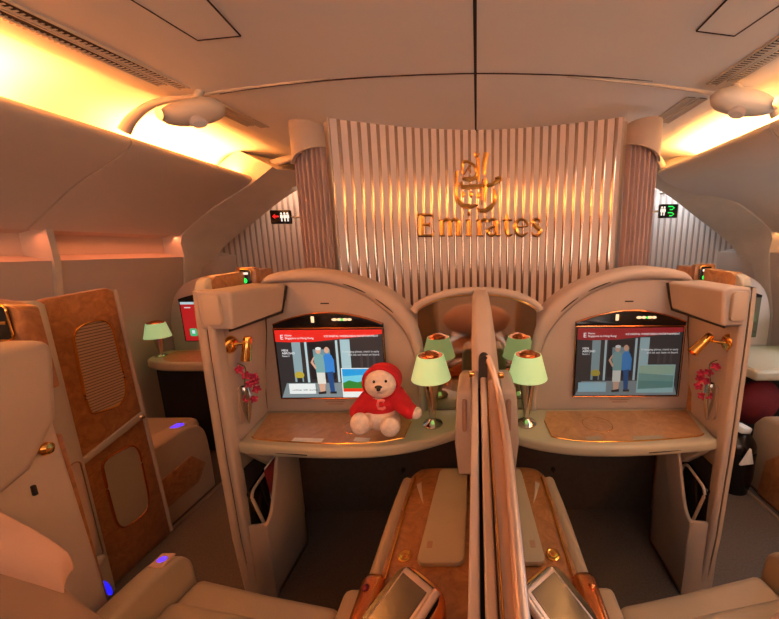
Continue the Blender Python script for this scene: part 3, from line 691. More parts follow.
    # literature pocket
    t5 = thing('literature_pocket', 'beige literature pocket under the %s desk against the side wing' % sd, 'pocket', (s * 0.87, 1.25, 0))
    top = smoothline([(1.145, 0.355), (1.17, 0.365), (1.20, 0.40), (1.24, 0.50), (1.27, 0.58), (1.32, 0.63), (1.40, 0.64)], 4)
    body = [(p[0], p[1]) for p in top] + [(1.41, 0.01), (1.16, 0.01)]
    xo, xi = 0.928, 0.850
    g = G(); g.prism(body, 'x', s * xi, s * (xi + 0.012), 0.004)
    g.prism([(s * xi, 0.01), (s * (xi + .004), 0.365), (s * xo, 0.355), (s * xo, 0.01)], 'y', 1.148, 1.160, 0.004)
    g.box((s * xi, 1.395, 0.01), (s * xo, 1.41, 0.64), 0.003); g.box((s * xi, 1.15, 0.01), (s * xo, 1.41, 0.03), 0.003)
    g.build('pocket_shell', 'shell', t5)
    g = G(); g.tube([(s * (xi + 0.006), p[0], p[1]) for p in top], 0.008, 8); g.build('rounded_lip', 'shell2', t5)
    G().box((s * 0.922, 1.165, 0.02), (s * 0.928, 1.39, 0.60)).build('lining', 'blackmat', t5)
    if s < 0:
        bagpos = ((0.905, 1.215, 0.24), 'black zipped pouch standing in the left literature pocket')
    else: bagpos = ((0.905, 1.215, 0.24), 'black rimmed pouch standing in the right literature pocket')
    t6 = thing('pouch', bagpos[1], 'pouch', (s * 0.90, 1.24, 0.04))
    R = Matrix.Translation(Vector((s * 0.893, 1.262, 0.295))) @ Matrix.Rotation(math.radians(12), 4, 'X') @ Matrix.Rotation(s * math.radians(4), 4, 'Y')
    g = G(); g.obox(R, (0.026, 0.14, 0.46), 0.012, 3); g.build('body', 'black', t6)
    P = rrect(0, 0, 0.142, 0.462, 0.03); g = G(); g.tube([R @ Vector((-s * 0.012, p[0], p[1])) for p in P + P[:1]], 0.006, 6); g.build('piping', 'shell2', t6)
    if s < 0:
        for k, (dx_, c__) in enumerate(((0.874, 'paper'), (0.868, 'wine'))):
            R = Matrix.Translation(Vector((s * dx_, 1.30, 0.33))) @ Matrix.Rotation(math.radians(6 + 3 * k), 4, 'X')
            tag(G().obox(R, (0.004, 0.13, 0.50), 0.0015).build('magazine', c__), ('white' if k == 0 else 'wine red') + ' magazine upright in the left literature pocket', 'magazine')
    # footwell back wall
    t7 = struct(G().box((s * 0.0, 1.62, 0.0), (s * 0.975, 1.65, 0.70)).build('trim_%d' % (19 + (s > 0)), 'carpetwall'))
    for k, (x, z) in enumerate(((0.38, 0.42), (0.41, 0.26))):
        t8 = thing('coat_hook', 'small dark hook under the %s desk, %s of two' % (sd, ('upper', 'lower')[k]), 'hook', (s * x, 1.61, z))
        g = G(); g.lathe([(0.012, 0), (0.012, 0.008), (0.0, 0.009)], (s * x, 1.62, z), (0, -1, 0), 14); g.build('base', 'groove', t8)
        g = G(); g.tube([(s * x, 1.613, z), (s * x, 1.600, z - .008), (s * x, 1.598, z + .004)], 0.004, 6); g.build('prong', 'groove', t8)
    # reading lamp
    c = Vector((s * 0.932, 1.20 if s < 0 else 1.175, 1.10))
    t9 = thing('reading_lamp', 'polished gold reading lamp on the %s side wing' % sd, 'lamp', c)
    g = G(); g.lathe([(0.0, 0), (0.034, 0), (0.034, 0.004), (0.028, 0.012), (0.014, 0.016), (0.0, 0.017)], c, (-s, 0, 0), 28); g.build('rosette', 'gold', t9)
    g = G(); g.tube([c + Vector((-s * 0.01, 0, 0)), c + Vector((-s * 0.035, 0.012, 0.0)), c + Vector((-s * 0.045, 0.03, 0.0))], 0.006, 8); g.build('arm', 'gold', t9)
    h0 = c + Vector((-s * 0.050, 0.030, 0.024)); dr = Vector((-0.12, -0.10, -0.95)) if s < 0 else Vector((-0.62, -0.05, -0.62))
    g = G(); g.lathe([(0.0, 0), (0.012, 0.001), (0.0145, 0.006), (0.0165, 0.05), (0.019, 0.096), (0.016, 0.097), (0.013, 0.06), (0.0, 0.055)], h0, dr, 24); hd = g.build('head', 'gold', t9)
    # bud vase with orchid
    v = Vector((s * 0.918, 1.222, 0.838))
    t10 = thing('bud_vase', 'slim metal wall vase on the %s side wing holding orchids' % sd, 'vase', v)
    g = G(); g.lathe([(0.001, -0.075), (0.008, -0.05), (0.016, -0.01), (0.020, 0.03), (0.018, 0.07), (0.014, 0.085), (0.011, 0.085), (0.014, 0.06), (0.004, 0.0)], v, (0, 0, 1), 20); g.build('body', 'clear', t10)
    g = G(); g.prism(rrect(1.222, 0.845, 0.05, 0.15, 0.024), 'x', s * 0.929, s * 0.942, 0.001); g.build('wall_plate', 'silver', t10)
    t11 = thing('orchid_spray', 'spray of magenta orchids standing in the %s wall vase' % sd, 'flowers', v + Vector((0, 0, 0.08)))
    rnd = random.Random(3 + s)
    P = smoothline([v + Vector((0, 0, 0.02)), v + Vector((-s * .008, -.005, 0.10)), v + Vector((-s * 0.015, 0.0, 0.16)), v + Vector((-s * .01, -.03, 0.19))], 4)
    g = G(); g.tube(P, 0.002, 6); g.build('stem', 'stem', t11)
    for (dx_, dy_, dz_) in ((.012, -.03, .175), (.014, .0, .14), (.024, .025, .125), (.020, .035, .10), (.022, .00, .105), (.012, -.012, .05), (.020, .012, .035), (.026, .03, .07)):
        g = G(); cc = v + Vector((-s * dx_, dy_, dz_ - .01))
        ax = Vector((-s, -0.8 + rnd.uniform(-.4, .4), rnd.uniform(-.3, .3))).normalized(); q = Vector((0, 0, 1)).rotation_difference(ax); r0 = rnd.uniform(0, 1)
        for k in range(5):
            a = 2 * PI * k / 5 + r0
            Rm = Matrix.Translation(cc + q @ Vector((.009 * math.cos(a), .009 * math.sin(a), 0))) @ q.to_matrix().to_4x4() @ Matrix.Rotation(a, 4, 'Z') @ Matrix.Rotation(-.4, 4, 'Y')
            g.ell((0, 0, 0), (.010, .007, .0025), Rm, seg=8)
        g.bm.verts.ensure_lookup_table()
        g.build('blossom', 'magenta', t11)
    # table lamp
    lx, ly = (-0.190 if s < 0 else 0.205), 1.280
    t12 = thing('table_lamp', 'chrome desk lamp with pale green shade on the %s desk beside the divider' % sd, 'lamp', (lx, ly, 0.722))
    g = G(); g.lathe([(0.0, 0.7205), (0.040, 0.7205), (0.042, 0.727), (0.036, 0.735), (0.020, 0.742), (0.012, 0.75), (0.0, 0.751)], (lx, ly, 0), n=32); g.build('base', 'chrome', t12)
    g = G(); g.lathe([(0.012, 0.748), (0.015, 0.77), (0.024, 0.84), (0.038, 0.935), (0.040, 0.945), (0.030, 0.945), (0.020, 0.86), (0.0, 0.80)], (lx, ly, 0), n=32); g.build('stem', 'chrome', t12)
    g = G(); g.lathe([(0.081, 0.928), (0.054, 1.026), (0.050, 1.026), (0.077, 0.928)], (lx, ly, 0), n=40)
    bm = g.bm; g.build('shade', 'shade', t12, smooth=60)
    g = G(); g.lathe([(0.036, 1.026), (0.034, 1.033), (0.022, 1.041), (0.0, 1.045)], (lx, ly, 0), n=32); g.lathe([(0.0, 1.024), (0.050, 1.024), (0.050, 1.027), (0, 1.027)], (lx, ly, 0), n=32); g.build('cap', 'copper', t12)
    l = point('lamp_glow', (lx, ly - 0.0, 0.978), 0.28, (0.90, 1, 0.62), 0.045)
    # alcove mirror
    mp = smoothline([(0.0, 1.247), (0.06, 1.245), (0.12, 1.237), (0.18, 1.222), (0.23, 1.200), (0.26, 1.18)], 4)
    mpp = [(s * 0.0225, 0.722), (s * 0.0225, 1.240)] + [(s * p[0], p[1]) for p in mp if p[0] > 0.023] + [(s * 0.26, 0.722)]
    t13 = thing('alcove_mirror', 'smoked mirror behind the table lamp on the %s side of the divider' % sd, 'mirror', (s * 0.13, 1.42, 0.72))
    g = G(); g.prism(mpp, 'y', 1.418, 1.424); g.build('glass', 'mirror', t13)
    g = G(); g.prism([(s * 0.0, 0.60), (s * 0.0, 1.25)] + [(s * p[0], p[1] + .012) for p in mp] + [(s * 0.26, 0.60)], 'y', 1.426, 1.50); g.build('backing', 'shell2', t13)
    g = G(); g.tube([(s * p[0], 1.408, p[1] + .024) for p in mp] + [(s * .275, 1.408, 1.185)], 0.0175, 10, 1.0); g.build('arched_rail', 'shell', t13)
    g = G(); g.tube([(s * p[0], 1.398, p[1] + .008) for p in mp if p[0] > .02], 0.003, 6); g.build('gold_line', 'gold', t13)
    # dark telephone handset pocket reflected between lamps
    tv(s)
suite(-1); suite(1)

# ------------------------------------------------------------------ divider between the suites
t = thing('centre_divider', 'tall padded divider standing between the two centre suites', 'divider', (0, 1.0, 0))
dp = [(0.15, 0.0), (0.15, 0.86), (0.40, 0.88), (0.70, 0.93), (0.95, 0.99), (1.10, 1.06), (1.41, 1.06), (1.41, 0.0)]
g = G(); g.prism(dp, 'x', -0.018, 0.002, 0.005, 3); g.build('left_leaf', 'shell', t)
g = G(); g.prism(dp, 'x', 0.010, 0.030, 0.005, 3); g.build('right_leaf', 'shell', t)
g = G(); g.box((0.0015, 0.2, 0.1), (0.0105, 1.41, 0.84)); g.build('gap', 'groove', t)
def capsec(z, a, b, yf): return [(a, 1.41, z), (a, yf + .03, z), (a * .8 + b * .2, yf, z), (a * .2 + b * .8, yf, z), (b, yf + .03, z), (b, 1.41, z)]
g = G(); g.loft([capsec(0.985, -.020, 0.078, 1.045), capsec(1.05, -.020, 0.073, 1.06), capsec(1.15, -.020, 0.063, 1.10), capsec(1.22, -.019, 0.054, 1.17), capsec(1.26, -.017, 0.047, 1.23), capsec(1.278, -.012, 0.040, 1.27)])
cp = g.build('end_cap', 'shell', t, smooth=60, mods=(('BEVEL', dict(width=0.006, segments=2)),))
g = G(); A = [(0.004, 0.98), (0.004, 1.075)] + [(0.022 + 0.018 * math.cos(a), 1.08 + 0.022 * math.sin(a)) for a in [PI - k * PI / 8 for k in range(9)]] + [(0.040, 0.98)]
g.prism(A, 'y', 1.035, 1.12); g.build('notch', 'groove', cp)
for x, z in ((-0.021, 1.035), (0.077, 1.03)):
    G().box((x - 0.008, 1.040, z - .008), (x + 0.012, 1.058, z + .008), 0.003).build('hinge', 'gold', t)
# sliding privacy panel with rounded rail
t = thing('sliding_partition', 'sliding privacy panel with a silver rounded top rail right of the divider gap', 'divider', (0.06, 0.6, 0))
line = smoothline([(0.034, 1.05, 1.095), (0.050, 1.01, 1.06), (0.068, 0.95, 1.0), (0.072, 0.75, 0.975), (0.067, 0.55, 0.958), (0.060, 0.35, 0.945), (0.058, 0.15, 0.94)], 6)
g = G(); g.loft([[(.036, p[1], 0.04), (.062, p[1], 0.04), (p[0] + .006, p[1], p[2] - .006), (.033 if p[1] < 1.0 else p[0] - .008, p[1], p[2] - .012)] for p in line]); g.build('panel', 'label', t)
g = G(); g.tube(line, 0.0110, 18, 1.0); g.build('rail', 'silver', t)
g = G(); g.tube([(0.034, p[1], p[2] - 0.008) for p in line if p[1] < 1.0], 0.002, 6); g.build('gold_line', 'gold', t)
for s in (-1, 1):
    t = thing('privacy_pad', 'upright beige pad with a finger recess on the %s face of the divider' % side(s), 'pad', (s * 0.07, 1.2, 0.5))
    x0, x1 = (0.019, 0.084) if s < 0 else (0.079, 0.150)
    ya = 1.085
    def ring(z, yf, w=1.0): return [(s * x0, 1.28, z), (s * x0, yf, z), (s * (x0 + (x1 - x0) * w), yf + 0.004, z), (s * (x0 + (x1 - x0) * w), 1.28, z)]
    g = G(); g.loft([ring(0.60, ya + .05, .7), ring(0.62, ya + .01, .85), ring(0.75, ya), ring(0.88, ya, .9), ring(0.945, ya + .02, .85), ring(0.965, ya + .06, .6)])
    b = g.build('pad', 'shell', t, mods=(('BEVEL', dict(width=0.010, segments=3)),))
    g = G(); g.prism(rrect(s * (x0 + x1) / 2 - s * .004, 0.865, 0.016, 0.12, 0.007), 'y', ya - .0045, ya + .008, 0.001); g.build('finger_recess', 'label', b)

# ------------------------------------------------------------------ consoles
for s in (-1, 1):
    sd = side(s)
    t = thing('centre_console', 'burl wood console with beige padded rail on the %s side of the divider' % sd, 'console', (s * 0.19, 0.9, 0))
    zt = 0.58
    x_in = 0.020 if s < 0 else 0.066
    out = smoothline([(0.275, 0.30), (0.275, 0.60), (0.272, 0.90), (0.268, 1.10), (0.245, 1.175), (0.19, 1.20), (x_in, 1.20)], 5)
    g = G(); g.prism([(s * p[0], p[1]) for p in out] + [(s * x_in, 0.30)], 'z', 0.0, zt, 0.012, 3); g.build('body', 'wood', t, smooth=50)
    g = G(); rl = [(0.287, 0.735), (0.287, 0.80), (0.285, 0.98), (0.278, 1.13)]
    rl = smoothline(rl, 4)
    g.loft([[(s * (p[0] + a), p[1], zt - .02 + b) for a, b in ((-.030, -.30), (-.030, .010), (-.020, .022), (-.004, .026), (.008, .020), (.015, .008), (.016, -.30))] for p in rl]); g.build('padded_rail', 'leather', t, smooth=60)
    g = G(); g.tube([(s * (p[0] - 0.036), p[1], zt + .003) for p in rl], 0.0035, 8); g.build('gold_strip', 'gold', t)
    # flip tray pad
    t2 = thing('console_pad', 'flat grey beige padded lid on the %s console beside the divider' % sd, 'lid', (s * 0.11, 0.97, zt))
    xa, xb = (0.040, 0.163) if s < 0 else (0.078, 0.178)
    g = G(); q = [(xb + .010, 0.775), (xb - .012, 1.17), (xa, 1.17), (xa, 0.775)]
    q = [(q[0][0], .772), (q[0][0] - .001, .80)] + q[1:2] + q[2:] if False else q
    cx_ = (q[0][0] + xa) / 2; P_ = [(p[0] + (xa - xa) , p[1]) for p in rrect((xa + xb) / 2, 0.968, xb - xa, 0.400, 0.022)]
    P_ = [(xa + (p[0] - xa) * (1.09 - 0.20 * (p[1] - .768) / .4), p[1]) for p in P_]
    g.prism([(s * a, b) for a, b in P_], 'z', zt + .0015, zt + .018, 0.005, 2)
    pl = g.build('lid', 'pad', t2)
    g = G(); xx = s * (xb - .02)
    g.prism(rrect(xx, 0.825, .016, .024, .003), 'z', zt + .018, zt + .0186); g.build('marking', 'label', pl)
    # medallion
    mc = (s * 0.213, 0.805)
    t3 = thing('console_button', 'round gold medallion button set in the %s console top' % sd, 'button', (mc[0], mc[1], zt))
    g = G(); g.lathe([(0.0, 0), (0.020, 0), (0.020, 0.003), (0.016, 0.0045), (0.013, 0.003), (0.0, 0.004)], (mc[0], mc[1], zt), n=28); g.build('disc', 'gold', t3)
    g = G(); g.box((mc[0] - .004, mc[1] - .005, zt + .0035), (mc[0] + .004, mc[1] + .005, zt + .0045)); g.build('mark', 'copper', t3)
    # little glossy catch on the back of the wood
    g = G(); g.prism([(s * .215, 1.11), (s * .230, 1.095), (s * .205, 1.03), (s * .190, 1.0), (s * .205, 1.06)], 'z', zt, zt + .003, .001)
    tag(g.build('cup_clip', 'shell2'), 'small pale curved clip on the back of the %s console wood' % sd, 'clip')
    # handset dock with tablet-like controller
    c = Vector((s * 0.178, 0.615, 0.630))
    t4 = thing('controller_dock', 'copper rimmed dock at the front end of the %s console' % sd, 'dock', (c.x, c.y, 0.58))
    R = Matrix.Translation(c) @ Matrix.Rotation(math.radians(10), 4, 'X') @ Matrix.Rotation(s * math.radians(16), 4, 'Y') @ Matrix.Rotation(s * math.radians(-38) * -1, 4, 'Z')
    g = G(); P = rrect(0, 0, 0.170, 0.170, 0.05)
    g.loft([[R @ Vector((p[0] * k, p[1] * k, z)) for p in P] for z, k in ((-0.06, 0.9), (-0.02, 1.0), (0.004, 0.98), (0.010, 0.92))]); g.build('rim', 'copper', t4, smooth=60)
    g = G(); g.box((s * 0.245, 0.44, 0.30), (s * 0.306, 0.738, 0.612), 0.022, 4); g.build('cheek', 'copper', t4)
    P2 = rrect(0, 0, 0.150, 0.150, 0.03); g = G(); g.loft([[R @ Vector((p[0], p[1], z)) for p in P2] for z in (0.009, 0.0115)]); g.build('recess', 'black', t4)
    g = G(); g.lathe([(0.0, 0), (.010, 0), (.010, .005), (.006, .008), (0, .009)], R @ Vector((s * 0.089, 0.02, 0.008)), R.to_3x3() @ Vector((0, 0, 1)), 16); g = G(); g.ell((s * 0.285, 0.69, 0.612), (.009, .009, .006), seg=14); g.build('button', 'wine' if s < 0 else 'copper', t4)
    t5 = thing('seat_controller', 'grey screened seat controller with silver edge lying in the %s copper dock' % sd, 'controller', (c.x, c.y, 0.62))
    R2 = R @ Matrix.Translation((-s * 0.008, 0.0, 0.020))
    g = G(); g.obox(R2, (0.118, 0.140, 0.018), 0.008, 3); g.build('case', 'silver', t5)
    g = G(); g.obox(R2 @ Matrix.Translation((s * .006, 0, .0095)), (0.088, 0.110, 0.002), 0.0008, 1); g.build('screen', mat('controller_screen_' + sd, (0.24, 0.235, 0.22), 0.2, coat=0.3), t5)
    g = G(); g.tube([R2 @ Vector((-s * .056, y, .006)) for y in (-.07, -.03, .03, .07)], 0.010, 10); g.build('grip', 'silver', t5)
    struct_ = None

struct(G().box((-0.27, -0.75, 0.0), (0.27, 0.13, 0.58), 0.02, 2).build('trim_23', 'wood'))  # unseen console section, added to carry the form below
g = G(); g.ell((0.0, -0.42, 0.74), (0.34, 0.13, 0.165), seg=32)  # unseen form, added only for its pale reflection in the alcove mirrors
tag(g.build('mirror_stand_in', 'duvet'), 'pale rounded form on the console behind the viewer, added for the alcove mirror reflection', 'pillow')
# ------------------------------------------------------------------ seats
def cushion(g, lo, hi, r=0.04): g.box(lo, hi, r, 4)
for s in (-1, 1):
    sd = side(s)
    t = thing('lounge_chair', 'beige leather lounge chair on the %s side of the divider, front cushion in view' % sd, 'seat', (s * 0.62, 0.35, 0))
    g = G(); g.box((s * 0.36, 0.0, 0.06), (s * 0.86, 0.66, 0.36), 0.02); g.build('base', 'shell2', t)
    g = G(); g.prism([(s * 0.322, 0.10), (s * 0.86, 0.10), (s * 0.86, 0.76), (s * 0.375, 0.68), (s * 0.375, 0.5), (s * .322, .5)], 'z', 0.36, 0.505, 0.03, 4); sc = g.build('seat_cushion', 'leather', t)
    g = G(); g.prism([(s * 0.375, 0.60), (s * 0.86, 0.68), (s * 0.845, 0.835), (s * 0.60, 0.785), (s * 0.375, 0.745)], 'z', 0.39, 0.490, 0.03, 4); g.build('front_roll', 'leather', t)
    g = G(); g.tube([(s * 0.40, 0.60, 0.505), (s * 0.6, 0.63, 0.505), (s * 0.82, 0.665, 0.505)], 0.003, 6); g.build('seam', 'label', sc)
    R = Matrix.Translation((s * 0.61, -0.18, 0.82)) @ Matrix.Rotation(math.radians(-14), 4, 'X')
    g = G(); g.obox(R, (0.50, 0.14, 0.78), 0.05, 4); bk = g.build('backrest', 'leather', t)
    R = Matrix.Translation((s * 0.42, -0.20, 1.16)) @ Matrix.Rotation(math.radians(-14), 4, 'X')
    R = Matrix.Translation((s * 0.61, -0.18, 1.25)) @ Matrix.Rotation(math.radians(-10), 4, 'X')
    g = G(); g.obox(R, (0.40, 0.12, 0.20), 0.05, 4); g.build('headrest', 'leather', t)
    # inner small armrest at the front of the console
    g = G(); g.box((s * 0.306, 0.50, 0.30), (s * 0.373, 0.765, 0.525), 0.018, 3); g.build('inner_armrest', 'leather', t)
    # outer armrest
    g = G(); ar = smoothline([(0.20, 0.60), (0.50, 0.60), (0.70, 0.595), (0.79, 0.585), (0.835, 0.55), (0.85, 0.48), (0.85, 0.30)], 4)
    g.prism([(p[0], p[1]) for p in ar] + [(0.20, 0.30)], 'x', s * 0.862, s * 0.930, 0.016, 3); am = g.build('outer_armrest', 'leather', t)
    G().box((s * 0.872, 0.765, 0.588), (s * 0.912, 0.808, 0.5945), 0.003).build('button_plate', 'duvet', am)
    g = G(); g.ell((s * 0.892, 0.787, 0.594), (0.013, 0.010, 0.004), seg=14); g.build('violet_button', 'violet', am)
# bedding on the left seat
def cloth_blob(name, m, c, r, rot, amp, seed):
    rn = random.Random(seed); g = G(); g.ell(c, r, rot, seg=32)
    return g
R = Matrix.Rotation(math.radians(-20), 4, 'Z') @ Matrix.Rotation(math.radians(22), 4, 'X')
def drape(name, m, x0, x1, ya, yb, zf, th=0.045):
    g = G(); nx, ny = 22, 10; top = []
    for i in range(nx + 1):
        for j in range(ny + 1):
            u, v = i / nx, j / ny
            x = x0 + (x1 - x0) * u; y = ya(u) + (yb - ya(u)) * v
            top.append((x, y, zf(x, y) - 0.035 * (1 - v) ** 4 + 0.006 * math.sin(40 * x + 9 * y)))
    n = len(top); W = ny + 1; fs = []
    vs = top + [(a, b, c - th) for a, b, c in top]
    for i in range(nx):
        for j in range(ny):
            q = [i * W + j, (i + 1) * W + j, (i + 1) * W + j + 1, i * W + j + 1]
            fs.append(q); fs.append([n + k for k in reversed(q)])
    bd = [i * W for i in range(nx + 1)] + [nx * W + j for j in range(1, ny + 1)] + [i * W + ny for i in range(nx - 1, -1, -1)] + [j for j in range(ny - 1, 0, -1)]
    for a, b in zip(bd, bd[1:] + bd[:1]): fs.append([a, b, n + b, n + a])
    g._add(vs, fs)
    return g.build(name, m, None, smooth=70, mods=(('SUBSURF', dict(levels=1, render_levels=1)),))
zs = lambda x, y: 0.905 - 0.97 * (x + 0.917) - 0.25 * (0.56 - y)
tag(drape('folded_blanket', 'duvet', -1.0, -0.835, lambda u: 0.510 + 0.04 * u * u, 0.575, lambda x, y: zs(x, y) + 0.012), 'peach blanket laid over tan bedding in the lower left corner', 'blanket')
tag(drape('bedding_roll', 'pillow', -1.0, -0.60, lambda u: 0.30, 0.565, lambda x, y: zs(x, y) - 0.035 - 0.02 * math.sin(14 * x), 0.12), 'tan bedding roll under the peach blanket on the left seat arm', 'bedding')
g = G(); g.ell((-0.66, 0.42, 0.565), (0.13, 0.16, 0.07), Matrix.Rotation(math.radians(-25), 4, 'Z'), seg=28)
tag(g.build('pillow', 'pillow'), 'tan pillow resting on the left seat cushion beside the bedding roll', 'pillow')
g = G(); g.ell((0.80, 0.56, 0.53), (0.15, 0.13, 0.06), Matrix.Rotation(math.radians(20), 4, 'Z'), seg=28)
tag(g.build('pillow', 'duvet'), 'peach pillow on the right seat cushion in the lower right corner', 'pillow')

# rear wings of the centre suites, nearer the camera
for s in (-1, 1):
    sd = side(s)
    if s > 0: break
    t = thing('suite_rear_wing', 'padded rear side wing of the left centre suite at the left edge', 'partition', (s * 1.03, 0.3, 0))
    g = G(); g.prism([(0.755, 0.0), (0.750, 0.6), (0.735, 1.06), (0.72, 1.10), (-0.4, 1.10), (-0.4, 0.0)], 'x', s * 1.02, s * 1.08, 0.012, 3); g.build('wing', 'shell', t)
    g = G(); g.prism([(0.760, 1.225), (0.735, 1.06), (0.67, 0.965), (0.62, 0.945), (-0.4, 0.92), (-0.4, 1.25), (0.745, 1.25)], 'x', s * 1.002, s * 1.095, 0.022, 3); pd = g.build('top_pad', 'shell', t)
    g = G(); g.lathe([(0, 0), (0.012, 0), (0.016, .006), (0.013, .014), (0, .018)], (s * 1.018, 0.70, 0.995), (-s, 0.4, 0), 18); g.build('gold_knob', 'gold', t)
    g = G(); g.box((s * 1.012, 0.665, 0.90), (s * 1.02, 0.672, 0.925), .002); g.build('catch', 'groove', t)
    g = G(); g.prism([(0.757, 0.02), (0.752, 0.6), (0.745, 1.0), (0.762, 1.0), (0.768, 0.6), (0.772, 0.02)], 'x', s * 1.045, s * 1.078, 0.004); g.build('wood_edge', 'wood', t)
    t = thing('seat_indicator', 'seat number indicator with green light on the wood behind the near left wing pad', 'sign', (s * 1.13, 0.72, 1.3))
    g = G(); g.prism([(s * 1.30, 1.10), (s * 1.30, 1.338)] + [(s * (1.30 - .19 * k / 6), 1.338 - .02 * (k / 6) ** 3) for k in range(1, 7)] + [(s * 1.102, 1.31), (s * 1.098, 1.10)], 'y', 0.78, 0.82, .004); g.build('wood_block', 'wood', t)
    cx, cz = s * 1.155, 1.282
    g = G(); g.prism(rrect(cx, cz, 0.062, 0.085, 0.014), 'y', 0.774, 0.781, 0.002); fc = g.build('face', 'black', t)
    P = rrect(cx, cz, 0.064, 0.087, 0.014); g = G(); g.tube([(p[0], 0.775, p[1]) for p in P + P[:1]], 0.0025, 6); g.build('gold_rim', 'gold', t)
    for dx_ in (-.012, .004): G().box((cx + dx_ - .005, .770, cz + .018), (cx + dx_ + .007, .775, cz + .030), .001).build('number_light', 'w_warm', fc)
    G().box((cx - .026, .770, cz - .004), (cx + .026, .776, cz + .004), .001).build('cross_bar', 'gold', fc)
    G().ell((cx - .014, .772, cz - .020), (.012, .003, .012), seg=12).build('green_light', 'g_led', fc)
# blue floor path light at the foot of the left wing
t = thing('floor_light', 'small blue guide light low at the edge of the left rear wing', 'lamp', (-1.0, 0.79, 0.5))
g = G(); g.ell(at(107, 588, 0.79), (0.010, 0.006, 0.026), Matrix.Rotation(-.3, 4, 'Y'), seg=12); g.build('lens', 'blueled', t)

# ------------------------------------------------------------------ window suite door, left aisle
t = thing('suite_door', 'burl wood sliding suite door with two louvred panels across the left aisle', 'door', (-1.62, 1.33, 0))
g = G(); g.prism([(1.195, 0.01), (1.195, 1.262), (1.215, 1.275), (1.425, 1.292), (1.447, 1.275), (1.452, 0.9), (1.475, 0.01)], 'x', -1.60, -1.635, 0.005); g.build('leaf', 'wood', t)
for (a, nm) in (([(1.262, 1.03), (1.265, 1.155), (1.405, 1.17), (1.41, 1.03), (1.415, 0.77), (1.28, 0.78), (1.255, 0.80)], 'upper'), ([(1.258, 0.50), (1.260, 0.57), (1.33, .575), (1.41, 0.565), (1.41, 0.40), (1.408, 0.225), (1.34, .21), (1.265, 0.225), (1.258, 0.35)], 'lower')):
    a = chaikin(a)
    g = G(); g.prism(a, 'x', -1.596, -1.606); lv = g.build('louvre_panel', 'louver' if nm == 'upper' else 'pad', t)
    g = G(); g.tube([(-1.597, p[0], p[1]) for p in a + a[:2]], 0.0045, 8); g.build('gold_rim', 'gold' if nm == 'upper' else 'copper', lv)
g = G(); g.prism([(1.198, 0.600), (1.198, 0.628), (1.458, 0.700), (1.458, 0.668)], 'x', -1.590, -1.602, 0.003); g.build('cross_rail', 'cap', t)
g = G(); g.lathe([(0, 0), (.008, 0), (.012, .005), (.009, .012), (0, .014)], (-1.592, 1.444, 0.678), (1, 0, 0), 16); g.build('knob', 'chrome', t)
g = G(); g.tube([(-1.597, 1.452, 1.28), (-1.597, 1.457, 0.9), (-1.597, 1.481, 0.02)], 0.007, 8); g.build('edge_trim', 'shell2', t)
t = thing('door_jamb', 'grey beige jamb with an oblong recess left of the wood suite door', 'jamb', (-1.6, 1.14, 0))
g = G(); g.prism([(1.095, 0.0), (1.095, 1.24), (1.115, 1.275), (1.17, 1.278), (1.192, 1.262), (1.192, 0.0)], 'x', -1.575, -1.66, 0.008); g.build('post', 'cap', t)
g = G(); g.prism(rrect(1.155, 0.42, 0.035, 0.44, 0.017), 'x', -1.572, -1.577, 0.001); g.build('recess', 'shell2', t)
g = G(); g.tube([(-1.570, p[0], p[1]) for p in rrect(1.155, 0.42, 0.037, 0.442, 0.018) + rrect(1.155, 0.42, 0.037, 0.442, 0.018)[:1]], 0.0025, 6); g.build('recess_edge', 'label', t)
g = G(); g.ell((-1.57, 1.155, 0.19), (0.014, 0.022, 0.022), seg=14); g.build('catch', 'cap', t)
g = G(); g.prism([(1.085, 0.0), (1.085, 1.0), (1.097, 1.0), (1.097, 0.0)], 'x', -1.572, -1.64, 0.002); g.build('wood_strip', 'wood', t)
# window suite shell panel nearer the camera (behind the jamb)
t = thing('window_suite_wall', 'low beige wall of the near left window suite behind the door jamb', 'partition', (-1.65, 0.2, 0))
G().box((-1.60, -0.9, 0.0), (-1.66, 1.08, 1.12), 0.02, 3).build('panel', 'shell', t)
G().box((-1.598, 1.055, 0.0), (-1.662, 1.083, 1.125), 0.01, 2).build('wood_end', 'wood', t)

